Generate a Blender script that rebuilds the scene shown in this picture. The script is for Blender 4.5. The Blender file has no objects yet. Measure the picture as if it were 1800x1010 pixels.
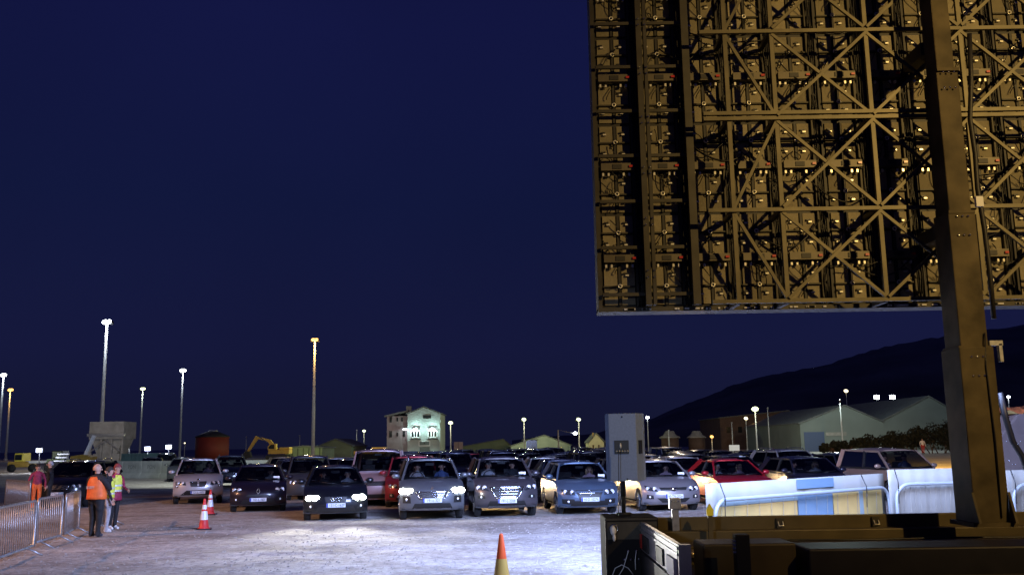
import bpy, bmesh, math, random
from mathutils import Vector, Matrix
from math import radians as R, sin, cos, pi
random.seed(7)
C = bpy.context.scene.collection
S = bpy.context.scene

# ------------------------------------------------------------------ camera, sky, exposure
FPX, CAMH, PITCH, ROLL = 1650.0, 2.1, R(9.46), R(-0.9)
cam = bpy.data.objects.new('camera', bpy.data.cameras.new('camera')); C.objects.link(cam)
cam.data.lens = 33.0; cam.data.sensor_width = 36.0; cam.data.clip_end = 5000; cam.data.clip_start = 0.1
CM = Matrix.Translation((0, 0, CAMH)) @ Matrix.Rotation(pi/2 + PITCH, 4, 'X') @ Matrix.Rotation(ROLL, 4, 'Z')
cam.matrix_world = CM
S.camera = cam
S.view_settings.view_transform = 'Standard'; S.view_settings.look = 'None'
S.view_settings.exposure = 0; S.view_settings.gamma = 1
S.cycles.use_denoising = True
S.cycles.max_bounces = 5; S.cycles.diffuse_bounces = 2; S.cycles.glossy_bounces = 3
S.cycles.transparent_max_bounces = 10; S.cycles.sample_clamp_indirect = 4
w = bpy.data.worlds.new('World'); S.world = w; w.use_nodes = True
nt = w.node_tree; bg = nt.nodes['Background']
tc = nt.nodes.new('ShaderNodeTexCoord'); sx = nt.nodes.new('ShaderNodeSeparateXYZ'); cr = nt.nodes.new('ShaderNodeValToRGB')
nt.links.new(tc.outputs['Generated'], sx.inputs[0]); nt.links.new(sx.outputs['Z'], cr.inputs[0]); nt.links.new(cr.outputs[0], bg.inputs[0])
e = cr.color_ramp.elements
e[0].position = 0.0; e[0].color = (.0078, .0090, .034, 1)
e[1].position = 1.0; e[1].color = (.0050, .0050, .038, 1)
for p_, c_ in ((.10, (.0075, .0092, .043)), (.25, (.0056, .0086, .044)), (.42, (.0060, .0078, .050))):
    q = e.new(p_); q.color = (*c_, 1)
bg.inputs[1].default_value = 1.0
e[0].color = (.0070, .0082, .027, 1)
cn = nt.nodes.new('ShaderNodeTexNoise'); cn.inputs['Scale'].default_value = 2.2; cn.inputs['Detail'].default_value = 5; nt.links.new(tc.outputs['Generated'], cn.inputs['Vector'])
cm = nt.nodes.new('ShaderNodeMapRange'); cm.inputs[3].default_value = .80; cm.inputs[4].default_value = 1.22; nt.links.new(cn.outputs['Fac'], cm.inputs[0]); nt.links.new(cm.outputs[0], bg.inputs[1])

def ray(px, py):
    return (CM.to_3x3() @ Vector(((px-900)/FPX, -(py-505)/FPX, -1)))
def at(px, py, Y):
    d = ray(px, py); return Vector((0, 0, CAMH)) + d*(Y/d.y)
def gnd(px, py, z=0.0):
    d = ray(px, py); return Vector((0, 0, CAMH)) + d*((z-CAMH)/d.z)

# ------------------------------------------------------------------ lights
def light(name, kind, loc, col, power, size=.2, target=None, spot=None, blend=.5, parent=None):
    l = bpy.data.lights.new(name, kind); l.color = col; l.energy = power
    if kind == 'AREA': l.size = size
    else: l.shadow_soft_size = size
    if spot: l.spot_size = R(spot); l.spot_blend = blend
    o = bpy.data.objects.new(name, l); C.objects.link(o); o.location = loc
    if target is not None: o.rotation_euler = (Vector(target)-Vector(loc)).to_track_quat('-Z', 'Y').to_euler()
    if parent: o.parent = parent
    return o
SODIUM = (1, .55, .16); WHITE = (.86, .93, 1); WARM = (1, .80, .55)
# sodium floodlight of the yard behind the camera, lights the back of the screen and the trailer
light('sodium_flood', 'SPOT', (10.2, 1.2, 9.5), (1, .64, .20), 4700, .10, (6.2, 12.6, 5.9), 68, .9)
# sodium masts outside the frame, plus added fills without any fixture
light('unseen_light', 'SPOT', (-34, 14, 17), (1, .52, .28), 30000, .4, (-15, 26, 0), 60, .9)
light('unseen_light', 'SPOT', (-6, -5, 4.2), (.66, .76, 1), 2600, .3, (1.25, 12, 2.1), 15, .9)  # cool fill added to brighten the loudspeaker, case and end gate
light('unseen_light', 'SPOT', (-16, 50, 10), (.9, 1, .9), 11000, .4, (-17, 70, 0), 110, .8)  # added spot brightening the far wall, has no lamp of its own
light('unseen_light', 'SPOT', (34, 52, 12), (1, .56, .10), 70000, .4, (31, 82, 0), 70, .6)
light('unseen_light', 'POINT', (16, 105, 14), WARM, 3500, .4)

# ------------------------------------------------------------------ materials
def mat(name, col, rough=.6, metal=0.0, emit=None, es=1.0, noise=0.0, nscale=6.0, bump=0.0, coat=0.0, spec=None):
    m = bpy.data.materials.new(name); m.use_nodes = True; n = m.node_tree; b = n.nodes['Principled BSDF']
    b.inputs['Base Color'].default_value = (*col, 1); b.inputs['Roughness'].default_value = rough; b.inputs['Metallic'].default_value = metal
    if coat: b.inputs['Coat Weight'].default_value = coat; b.inputs['Coat Roughness'].default_value = .06
    if spec is not None: b.inputs['Specular IOR Level'].default_value = spec
    if emit: b.inputs['Emission Color'].default_value = (*emit, 1); b.inputs['Emission Strength'].default_value = es
    if noise or bump:
        t = n.nodes.new('ShaderNodeTexCoord'); z = n.nodes.new('ShaderNodeTexNoise'); z.inputs['Scale'].default_value = nscale; z.inputs['Detail'].default_value = 6
        n.links.new(t.outputs['Object'], z.inputs['Vector'])
        if noise:
            r = n.nodes.new('ShaderNodeValToRGB'); r.color_ramp.elements[0].position = .3; r.color_ramp.elements[1].position = .72
            r.color_ramp.elements[0].color = (*[c*(1-noise) for c in col], 1); r.color_ramp.elements[1].color = (*[min(1, c*(1+noise)) for c in col], 1)
            n.links.new(z.outputs['Fac'], r.inputs[0]); n.links.new(r.outputs[0], b.inputs['Base Color'])
        if bump:
            u = n.nodes.new('ShaderNodeBump'); u.inputs['Strength'].default_value = bump; u.inputs['Distance'].default_value = .02
            n.links.new(z.outputs['Fac'], u.inputs['Height']); n.links.new(u.outputs[0], b.inputs['Normal'])
    return m
def emis(name, col, s): return mat(name, (0, 0, 0), .5, emit=col, es=s)

M = {}
M['black'] = mat('black_plastic', (.012, .012, .013), .5)
M['case'] = mat('black_case_vinyl', (.014, .014, .016), .8, spec=.1)
M['rubber'] = mat('tyre_rubber', (.015, .015, .016), .85, noise=.3, nscale=20)
M['rim'] = mat('alloy_rim', (.42, .43, .45), .3, .9)
M['chrome'] = mat('chrome', (.75, .76, .78), .12, 1)
M['interior'] = mat('dark_interior', (.018, .018, .02), .8)
M['lens'] = mat('lamp_lens', (.05, .055, .065), .10, .3)
M['bulb'] = mat('reflector', (.92, .93, .96), .28, .55)
M['lit'] = emis('lit_headlamp', (.93, 1, .88), 60)
M['lit_dim'] = emis('lit_side_lamp', (1, .93, .8), 5)
M['plate'] = mat('number_plate', (.72, .75, .8), .35)
M['ink'] = mat('black_lettering', (.02, .02, .025), .5)
M['blueband'] = mat('plate_blue_band', (.02, .05, .35), .4)
M['amber'] = mat('amber_lens', (.7, .25, .03), .2)
M['paper'] = mat('white_paper', (.75, .76, .78), .6)
M['galv'] = mat('galvanised_steel', (.42, .43, .45), .38, .75, noise=.25, nscale=14)
M['pole'] = mat('painted_pole', (.55, .57, .58), .5, .2, noise=.15, nscale=3)
M['dark'] = mat('dark_steel', (.02, .02, .022), .6, .2)
M['skin'] = mat('skin', (.52, .30, .22), .55)
M['hair_dark'] = mat('dark_hair', (.03, .02, .015), .7)
M['hair_red'] = mat('reddish_hair', (.20, .035, .04), .75)
M['orange'] = mat('orange_hi_vis', (.90, .16, .03), .6, noise=.18, nscale=9, bump=.3)
M['yellow'] = mat('yellow_hi_vis', (.75, .78, .10), .6, noise=.15, nscale=9, bump=.3)
M['tape'] = mat('reflective_tape', (.7, .72, .7), .3, .3)
M['maroon'] = mat('maroon_jacket', (.28, .02, .07), .7, noise=.3, nscale=12, bump=.4)
M['blackcloth'] = mat('black_cloth', (.016, .016, .02), .85, noise=.4, nscale=12, bump=.4)
M['greycloth'] = mat('grey_cloth', (.36, .36, .40), .8, noise=.25, nscale=12, bump=.4)
M['shoe'] = mat('white_shoe', (.7, .68, .68), .6, noise=.1)
M['shoe_dark'] = mat('dark_shoe', (.05, .05, .07), .6)
M['blue_cloth'] = mat('blue_cloth', (.05, .08, .2), .8)
M['pink_cloth'] = mat('pink_cloth', (.45, .3, .36), .8)
M['eye'] = mat('dark_eye', (.02, .015, .015), .3)
# car paint takes the object's own colour
def paint():
    m = bpy.data.materials.new('car_paint'); m.use_nodes = True; n = m.node_tree; b = n.nodes['Principled BSDF']
    oi = n.nodes.new('ShaderNodeObjectInfo'); n.links.new(oi.outputs['Color'], b.inputs['Base Color'])
    b.inputs['Metallic'].default_value = .45; b.inputs['Roughness'].default_value = .34
    b.inputs['Coat Weight'].default_value = .8; b.inputs['Coat Roughness'].default_value = .05
    t = n.nodes.new('ShaderNodeTexCoord'); z = n.nodes.new('ShaderNodeTexNoise'); z.inputs['Scale'].default_value = 7; z.inputs['Detail'].default_value = 8
    n.links.new(t.outputs['Object'], z.inputs['Vector'])
    mr = n.nodes.new('ShaderNodeMapRange'); mr.inputs[3].default_value = .24; mr.inputs[4].default_value = .52
    n.links.new(z.outputs['Fac'], mr.inputs[0]); n.links.new(mr.outputs[0], b.inputs['Roughness'])
    return m
M['paint'] = paint()
def glass(name, tint, gl=.12):
    m = bpy.data.materials.new(name); m.use_nodes = True; n = m.node_tree; n.nodes.clear()
    o = n.nodes.new('ShaderNodeOutputMaterial'); t = n.nodes.new('ShaderNodeBsdfTransparent'); t.inputs[0].default_value = (*tint, 1)
    g = n.nodes.new('ShaderNodeBsdfGlossy'); g.inputs['Roughness'].default_value = .04; g.inputs['Color'].default_value = (.9, .9, .95, 1)
    f = n.nodes.new('ShaderNodeFresnel'); f.inputs[0].default_value = 1.45; x = n.nodes.new('ShaderNodeMixShader')
    n.links.new(f.outputs[0], x.inputs[0]); n.links.new(t.outputs[0], x.inputs[1]); n.links.new(g.outputs[0], x.inputs[2]); n.links.new(x.outputs[0], o.inputs[0])
    return m
M['glass'] = glass('windscreen_glass', (.55, .58, .60)); M['glass_dark'] = glass('side_glass', (.22, .23, .25))
M['glass_dark'].node_tree.nodes['Glossy BSDF'].inputs['Color'].default_value = (.35, .35, .35, 1)

# ------------------------------------------------------------------ mesh builder
class MB:
    def __init__(s): s.v = []; s.f = []; s.m = []; s.sm = []; s.mats = []
    def mi(s, m):
        if m not in s.mats: s.mats.append(m)
        return s.mats.index(m)
    def add(s, vs, fs, m, smooth=False, X=None):
        o = len(s.v); k = s.mi(m)
        for p in vs: s.v.append(tuple((X @ Vector(p)) if X is not None else p))
        for f in fs: s.f.append([i+o for i in f]); s.m.append(k); s.sm.append(smooth)
        return s
    def box(s, c, d, m, X=None, rot=None):
        x, y, z = d[0]/2, d[1]/2, d[2]/2
        vs = [Vector((a*x, b*y, g*z)) for g in (-1, 1) for b in (-1, 1) for a in (-1, 1)]
        if rot is not None: vs = [rot @ p for p in vs]
        vs = [p+Vector(c) for p in vs]
        return s.add(vs, [(0, 2, 3, 1), (4, 5, 7, 6), (0, 1, 5, 4), (2, 6, 7, 3), (0, 4, 6, 2), (1, 3, 7, 5)], m, False, X)
    def bbox(s, x0, x1, y0, y1, z0, z1, m, X=None): return s.box(((x0+x1)/2, (y0+y1)/2, (z0+z1)/2), (x1-x0, y1-y0, z1-z0), m, X)
    def beam(s, a, b, w_, h_, m, up=(0, 0, 1), X=None):
        a = Vector(a); b = Vector(b); d = (b-a); L = d.length; d.normalize(); u = Vector(up)
        if abs(d.dot(u)) > .98: u = Vector((0, 1, 0))
        r = d.cross(u).normalized(); u = r.cross(d)
        vs = [p + r*i*w_/2 + u*j*h_/2 for p in (a, b) for i, j in ((-1, -1), (1, -1), (1, 1), (-1, 1))]
        return s.add(vs, [(0, 1, 2, 3), (7, 6, 5, 4), (0, 4, 5, 1), (1, 5, 6, 2), (2, 6, 7, 3), (3, 7, 4, 0)], m, False, X)
    def tube(s, pts, r, m, n=8, X=None, cap=True):
        pts = [Vector(p) for p in pts]; rs = r if isinstance(r, (list, tuple)) else [r]*len(pts); vs = []; fs = []
        up = None
        for i, p in enumerate(pts):
            d = (pts[min(i+1, len(pts)-1)]-pts[max(i-1, 0)]).normalized()
            if up is None: up = Vector((0, 0, 1)) if abs(d.z) < .9 else Vector((0, 1, 0))
            a = d.cross(up).normalized(); b = a.cross(d).normalized(); up = b
            for k in range(n): t = 2*pi*k/n; vs.append(p + a*cos(t)*rs[i] + b*sin(t)*rs[i])
        for i in range(len(pts)-1):
            for k in range(n): fs.append((i*n+k, i*n+(k+1) % n, (i+1)*n+(k+1) % n, (i+1)*n+k))
        if cap: fs.append(tuple(range(n))[::-1]); fs.append(tuple((len(pts)-1)*n+k for k in range(n)))
        return s.add(vs, fs, m, True, X)
    def disc(s, c, nrm, r, t, m, n=20, X=None):
        c = Vector(c); d = Vector(nrm).normalized(); return s.tube([c-d*t/2, c+d*t/2], r, m, n, X)
    def ring(s, c, nrm, r, tr, m, n=18, k=6, X=None, sx_=1):
        c = Vector(c); d = Vector(nrm).normalized(); u = Vector((0, 0, 1)) if abs(d.z) < .9 else Vector((1, 0, 0))
        a = d.cross(u).normalized(); b = a.cross(d); vs = []; fs = []
        for i in range(n):
            t = 2*pi*i/n; q = a*cos(t)*sx_ + b*sin(t)
            for j in range(k): h = 2*pi*j/k; vs.append(c + q*r + q*cos(h)*tr + d*sin(h)*tr)
        for i in range(n):
            for j in range(k): fs.append((i*k+j, i*k+(j+1) % k, ((i+1) % n)*k+(j+1) % k, ((i+1) % n)*k+j))
        return s.add(vs, fs, m, True, X)
    def ball(s, c, r, m, n=10, k=6, X=None):
        if not isinstance(r, (tuple, list)): r = (r, r, r)
        vs = [(c[0], c[1], c[2]+r[2])]; fs = []
        for i in range(1, k):
            p = pi*i/k
            for j in range(n): t = 2*pi*j/n; vs.append((c[0]+r[0]*sin(p)*cos(t), c[1]+r[1]*sin(p)*sin(t), c[2]+r[2]*cos(p)))
        vs.append((c[0], c[1], c[2]-r[2])); L = len(vs)-1
        for j in range(n): fs.append((0, 1+j, 1+(j+1) % n)); fs.append((L, 1+(k-2)*n+(j+1) % n, 1+(k-2)*n+j))
        for i in range(k-2):
            for j in range(n): fs.append((1+i*n+j, 1+(i+1)*n+j, 1+(i+1)*n+(j+1) % n, 1+i*n+(j+1) % n))
        return s.add(vs, fs, m, True, X)
    def prism(s, poly, d0, d1, m, axis='y', X=None):
        def P(p, d): return (p[0], d, p[1]) if axis == 'y' else ((d, p[0], p[1]) if axis == 'x' else (p[0], p[1], d))
        n = len(poly); vs = [P(p, d0) for p in poly]+[P(p, d1) for p in poly]
        fs = [tuple(range(n)), tuple(range(2*n-1, n-1, -1))]+[(i, i+n, (i+1) % n+n, (i+1) % n) for i in range(n)]
        return s.add(vs, fs, m, False, X)
    def grid(s, rows, m, smooth=True, X=None, closed=False):
        n = len(rows[0]); vs = [p for r in rows for p in r]; fs = []
        for i in range(len(rows)-1):
            for j in range(n if closed else n-1): fs.append((i*n+j, i*n+(j+1) % n, (i+1)*n+(j+1) % n, (i+1)*n+j))
        return s.add(vs, fs, m, smooth, X)
    def data(s, name):
        me = bpy.data.meshes.new(name); me.from_pydata(s.v, [], s.f)
        for m in s.mats: me.materials.append(m)
        me.polygons.foreach_set('material_index', s.m); me.polygons.foreach_set('use_smooth', s.sm)
        bm = bmesh.new(); bm.from_mesh(me); bmesh.ops.recalc_face_normals(bm, faces=bm.faces); bm.to_mesh(me); bm.free()
        me.update(); return me
    def build(s, name, parent=None, loc=(0, 0, 0), rz=0, bevel=0):
        o = bpy.data.objects.new(name, s.data(name)); C.objects.link(o); o.location = loc; o.rotation_euler = (0, 0, rz)
        if parent: o.parent = parent
        if bevel:
            b = o.modifiers.new('bevel', 'BEVEL'); b.width = bevel; b.segments = 2; b.limit_method = 'ANGLE'
        return o
def tag(o, label=None, cat=None, group=None, kind=None):
    if label: o['label'] = label
    if cat: o['category'] = cat
    if group: o['group'] = group
    if kind: o['kind'] = kind
    return o
def empty(name, loc, rz=0, label=None, cat=None, group=None, parent=None):
    o = bpy.data.objects.new(name, None); C.objects.link(o); o.location = loc; o.rotation_euler = (0, 0, rz); o.empty_display_size = .2
    if parent: o.parent = parent
    return tag(o, label, cat, group)
def kids(o): return [c for c in bpy.data.objects if c.parent == o]
def copy_tree(o, parent=None, tree=None):
    c = o.copy(); C.objects.link(c)
    if parent: c.parent = parent
    for ch in (tree or {}).get(o.name, []): copy_tree(ch, c, tree)
    return c
def treeof():
    t = {}
    for o in bpy.data.objects:
        if o.parent: t.setdefault(o.parent.name, []).append(o)
    return t
def text(name, body, size, m, loc, rot, parent=None, ext=.002, align='CENTER', X=1):
    cu = bpy.data.curves.new(name, 'FONT'); cu.body = body; cu.size = size; cu.extrude = ext; cu.align_x = align; cu.align_y = 'CENTER'
    o = bpy.data.objects.new(name, cu); C.objects.link(o); bpy.context.view_layer.update()
    dg = bpy.context.evaluated_depsgraph_get(); me = bpy.data.meshes.new_from_object(o.evaluated_get(dg)); bpy.data.objects.remove(o)
    me.materials.clear(); me.materials.append(m)
    o = bpy.data.objects.new(name, me); C.objects.link(o); o.location = loc; o.rotation_euler = rot; o.scale = (X, 1, 1)
    if parent: o.parent = parent
    return o

# ------------------------------------------------------------------ ground and far setting
def ground_mat():
    m = bpy.data.materials.new('gravel_ground'); m.use_nodes = True; n = m.node_tree; b = n.nodes['Principled BSDF']; L = n.links.new
    g = n.nodes.new('ShaderNodeNewGeometry'); b.inputs['Roughness'].default_value = .95; b.inputs['Specular IOR Level'].default_value = .15
    def nz(sc, det, rough=.6, ns=None):
        z = n.nodes.new('ShaderNodeTexNoise'); z.inputs['Scale'].default_value = sc; z.inputs['Detail'].default_value = det; z.inputs['Roughness'].default_value = rough
        if ns:
            mp = n.nodes.new('ShaderNodeMapping'); mp.inputs['Scale'].default_value = ns; L(g.outputs['Position'], mp.inputs[0]); L(mp.outputs[0], z.inputs['Vector'])
        else: L(g.outputs['Position'], z.inputs['Vector'])
        return z
    big = nz(.35, 4); fine = nz(5, 9, .8); track = nz(.7, 5, .6, (.7, 1.3, 1))
    r1 = n.nodes.new('ShaderNodeValToRGB'); r1.color_ramp.elements[0].color = (.30, .275, .255, 1); r1.color_ramp.elements[1].color = (.50, .475, .455, 1)
    r1.color_ramp.elements[0].position = .3; r1.color_ramp.elements[1].position = .7; L(big.outputs['Fac'], r1.inputs[0])
    r2 = n.nodes.new('ShaderNodeValToRGB'); r2.color_ramp.elements[0].color = (.5, .48, .47, 1); r2.color_ramp.elements[1].color = (1.25, 1.25, 1.25, 1)
    r2.color_ramp.elements[0].position = .34; r2.color_ramp.elements[1].position = .62; L(fine.outputs['Fac'], r2.inputs[0])
    r3 = n.nodes.new('ShaderNodeValToRGB'); r3.color_ramp.elements[0].color = (.78, .75, .73, 1); r3.color_ramp.elements[1].color = (1.1, 1.1, 1.1, 1)
    r3.color_ramp.elements[0].position = .38; r3.color_ramp.elements[1].position = .55; L(track.outputs['Fac'], r3.inputs[0])
    def mul(a, c):
        x = n.nodes.new('ShaderNodeMix'); x.data_type = 'RGBA'; x.blend_type = 'MULTIPLY'; x.inputs[0].default_value = 1; L(a, x.inputs[6]); L(c, x.inputs[7]); return x.outputs[2]
    L(mul(mul(r1.outputs[0], r2.outputs[0]), r3.outputs[0]), b.inputs['Base Color'])
    ad = n.nodes.new('ShaderNodeMath'); ad.operation = 'MULTIPLY_ADD'; ad.inputs[1].default_value = .35; L(fine.outputs['Fac'], ad.inputs[0]); L(track.outputs['Fac'], ad.inputs[2])
    u = n.nodes.new('ShaderNodeBump'); u.inputs['Strength'].default_value = 1; u.inputs['Distance'].default_value = .09; L(ad.outputs[0], u.inputs['Height']); L(u.outputs[0], b.inputs['Normal'])
    return m
from mathutils import noise as NZ
g = MB(); rows = []
def frange(a, b, d):
    o_ = []
    while a < b: o_.append(a); a += d
    return o_
ys = [-60, -20, 0, 6, 9, 11]+frange(12.5, 31, .13)+frange(31, 60, 1.5)+[60, 90, 150, 300, 700, 1500, 3000]
xs = [-2500, -600, -150, -60, -30, -22]+frange(-17, 9, .16)+[10, 14, 20, 30, 60, 150, 600, 2500]
def gh(x, y):
    if not (12.5 < y < 31 and -17 < x < 9): return 0
    f = min(1, (y-12.5)/1.5, (31-y)/3, (x+17)/2, (9-x)/2)
    h = .020*NZ.noise(Vector((x*.5, y*.7, 0)))+.014*NZ.noise(Vector((x*1.7+3, y*2.4, 1)))+.016*abs(NZ.noise(Vector((x*4, y*4.5, 5))))
    for (k_, o_, wd) in ((.18, 20.2, .35), (.18, 21.9, .35), (-.10, 18.3, .3), (-.10, 19.8, .3), (.42, 24.5, .3)):
        dd = (y-o_-k_*x)/wd
        if abs(dd) < 1: h -= .022*(1-dd*dd)*(.6+.4*NZ.noise(Vector((x*2, y*3, 9))))
    return h*f
for y in ys: rows.append([(x, y, gh(x, y)) for x in xs])
g.grid(rows, ground_mat()); tag(g.build('ground'), kind='structure')
q = MB(); stone = mat('pale_stones', (.34, .32, .30), .9, noise=.4, nscale=2)
for _ in range(5200):
    y = 14+14*random.random()**1.3; x = random.uniform(-.62*y, .25*y); z_ = gh(x, y); s_ = random.choice((.012, .016, .02, .03)); a_ = random.uniform(0, 3)
    vs = [Vector((cos(a_+t)*s_*random.uniform(.7, 1.2), sin(a_+t)*s_*random.uniform(.7, 1.2), z_)) for t in (0, 1.26, 2.5, 3.8, 5)]+[Vector((0, 0, z_+s_*.8))]
    q.add([(v.x+x, v.y+y, v.z) for v in vs], [(0, 1, 5), (1, 2, 5), (2, 3, 5), (3, 4, 5), (4, 0, 5)], stone)
tag(q.build('loose_stones'), 'loose gravel scattered over the open ground before the cars', 'gravel', kind='stuff')
# dark wooded hill to the right
hill_m = mat('dark_hillside', (.14, .13, .11), .95, noise=.5, nscale=.02)
prof = [(900, 772), (1040, 762), (1120, 745), (1180, 722), (1235, 698), (1300, 673), (1370, 656), (1450, 642), (1520, 619), (1590, 602), (1660, 592), (1740, 580), (1830, 566), (1950, 545), (2200, 520), (2600, 520)]
hv = []
fine_p = []
for (a, b) in zip(prof[:-1], prof[1:]):
    for k in range(6):
        t = k/6; fine_p.append((a[0]+(b[0]-a[0])*t, a[1]+(b[1]-a[1])*t + random.uniform(-2.2, 1.2)))
for px, py in fine_p:
    top = at(px, py, 620)
    hv.append([(top.x*.60, 360, -2), (top.x*.75, 450, top.z*.45), (top.x*.92, 560, top.z*.9), tuple(top), (top.x*1.15, 800, top.z*.8), (top.x*1.4, 1000, -2)])
tag(MB().grid(hv, hill_m).build('hill'), kind='structure')

# ------------------------------------------------------------------ lamp posts
M['e_white'] = emis('lit_white_flood', (.88, .95, 1), 22)
M['e_blue'] = emis('lit_blue_white_flood', (.60, .66, 1), 8)
M['e_green'] = emis('lit_greenish_flood', (.90, 1, .55), 4)
M['e_sodium'] = emis('lit_sodium_flood', (1, .50, .12), 3.2)
M['e_warm'] = emis('lit_warm_flood', (1, .86, .55), 3)
def lamp_post(px, py, Y, em, col, power, heads, label, r=.12, hs=.5, bx=None, group='lit lamp posts beyond the car park'):
    top = at(px, py, Y); x = top.x if bx is None else at(bx, 790, Y).x
    h = top.z
    t = empty('lamp_post', (x, Y, 0), 0, label, 'lamp post', group)
    pm = MB().tube([(0, 0, 0), (0, 0, h*.5), (0, 0, h)], [r*1.5, r*1.15, r*.8], M['pole'], 10); pm.tube([(0, 0, 0), (0, 0, .5)], r*2.2, M['pole'], 10)
    pm.build('pole', t)
    W_ = hs*.26*(heads > 1)
    if heads > 1: MB().beam((-W_, 0, h+.05), (W_, 0, h+.05), .08, .08, M['dark']).build('crossbar', t)
    for i in range(heads):
        xo = 0 if heads == 1 else -W_+2*W_*i/(heads-1)
        q = MB(); q.prism([(-hs*.5, 0), (-hs*.35, hs*.45), (hs*.35, hs*.45), (hs*.5, 0)], -.05, hs*.5, M['dark'])
        f = q.build('floodlight', t, (xo, -.1, h-.1)); f.rotation_euler = (R(-28), 0, R(random.uniform(-25, 25)))
        MB().ball((0, -.06, hs*.12), (hs*.48, hs*.22, hs*.36), em, 12, 8).build('lens', f)
    if power: light('lamp_glow', 'POINT', (0, -.5 - hs, h-.6), col, power*.16, .25, parent=t)
    return t
lamp_post(188, 566, 130, M['e_white'], WHITE, 9000, 2, 'tallest white floodlight mast rising behind the concrete hopper', .20, .95, bx=176)
lamp_post(322, 651, 200, M['e_white'], WHITE, 5000, 2, 'slim white twin-head floodlight mast left of the red tank', .18, .9, bx=316)
lamp_post(250, 683, 240, M['e_green'], (.9, 1, .8), 4000, 2, 'white floodlight mast between the hopper and the twin-head mast', .18, .9, bx=246)
lamp_post(552, 597, 150, M['e_sodium'], SODIUM, 9000, 2, 'tall orange sodium lamp mast right of the yellow excavator', .2, .8, bx=550)
lamp_post(20, 685, 230, M['e_sodium'], SODIUM, 6000, 2, 'orange sodium lamp mast at the far left edge', .2, 1.0, bx=11)
lamp_post(3, 659, 205, M['e_white'], WHITE, 6000, 2, 'white floodlight mast cut by the left edge of the view', .2, .9, bx=-3)
lamp_post(640, 757, 260, M['e_green'], (1, .95, .6), 900, 1, 'short yellowish lamp post just left of the white three-storey building', .11, .9)
lamp_post(792, 743, 190, M['e_green'], (1, .95, .6), 1400, 1, 'yellowish lamp post just right of the white three-storey building', .10, .95)
lamp_post(921, 737, 190, M['e_green'], (1, .95, .6), 1800, 1, 'yellowish lamp post in front of the green gabled shed', .10, .95)
lamp_post(1017, 737, 185, M['e_green'], (1, .95, .6), 1400, 1, 'yellowish lamp post left of the small yellow-lit house', .10, .95)
lamp_post(1327, 719, 170, M['e_green'], (1, .95, .6), 2200, 1, 'bright yellow-green lamp post before the dark brown building on the right', .11, 1.25)
lamp_post(1311, 735, 190, M['e_warm'], WARM, 0, 1, 'smaller pale lamp post left of the bright yellow-green one', .07, .9)
lamp_post(1251, 767, 190, M['e_sodium'], SODIUM, 500, 1, 'low orange lamp post right of the silo roofs', .07, .8)
lamp_post(1138, 733, 190, M['e_white'], WHITE, 0, 1, 'white street lamp just right of the loudspeaker', .07, .7)
lamp_post(1772, 697, 150, M['e_white'], WHITE, 0, 1, 'small white lamp right of the screen mast', .07, .5)
lamp_post(1487, 687, 260, M['e_warm'], WARM, 0, 1, 'white lamp above the left warehouse gable', .10, 1.3)
lamp_post(228, 780, 230, M['e_white'], WHITE, 600, 1, 'low white lamp post beside the hopper', .10, .8)
lamp_post(325, 778, 260, M['e_warm'], WARM, 0, 1, 'tiny pale lamp post by the foot of the twin-head mast', .08, .5)
lamp_post(527, 765, 260, M['pole'], WHITE, 0, 1, 'thin unlit post left of the orange sodium mast', .08, .4)
lamp_post(433, 767, 240, M['pole'], WHITE, 0, 1, 'thin unlit post above the excavator arm', .08, .4)
lamp_post(627, 755, 260, M['pole'], WHITE, 0, 1, 'thin unlit post left of the short yellowish lamp post', .09, .4)
lamp_post(1349, 716, 185, M['pole'], WHITE, 0, 1, 'tall unlit post right of the yellow-green lamp post', .09, .3)
lamp_post(1286, 742, 185, M['pole'], WHITE, 0, 1, 'unlit dark post between the orange lamp and the yellow-green lamp', .08, .3)
lamp_post(1476, 702, 150, M['pole'], WHITE, 0, 1, 'unlit post standing before the left warehouse gable', .09, .3)
lamp_post(1175, 755, 185, M['pole'], WHITE, 0, 1, 'dark leaning post between the two silo roofs', .12, .3)
# low work lights by the wall
def work_light(px, py, Y, hs, label, em='e_blue'):
    p = at(px, py, Y)
    t = empty('work_light', (p.x, Y, 0), 0, label, 'work light', 'blue-white work lights by the far wall')
    q = MB().tube([(0, 0, 0), (0, 0, p.z)], .05, M['dark'])
    for a in (0, 2.1, 4.2): q.beam((0, 0, .9), (.7*cos(a), .7*sin(a), 0), .05, .05, M['dark'])
    q.build('tripod', t)
    MB().box((0, 0, p.z), (hs, .25, hs*.7), M['dark']).build('housing', t)
    MB().box((0, -.16, p.z), (hs*.9, .05, hs*.6), M[em]).build('lens', t)
    light('lamp_glow', 'POINT', (0, -.7, p.z), (.75, .8, 1), 500, .2, parent=t)
work_light(70, 791, 95, .62, 'blue-white work light right of the yellow truck')
work_light(260, 788, 110, .7, 'blue-white work light over the teal container, left one of the pair')
work_light(297, 785, 110, .7, 'blue-white work light by the end of the teal container, right one of the pair')

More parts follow.
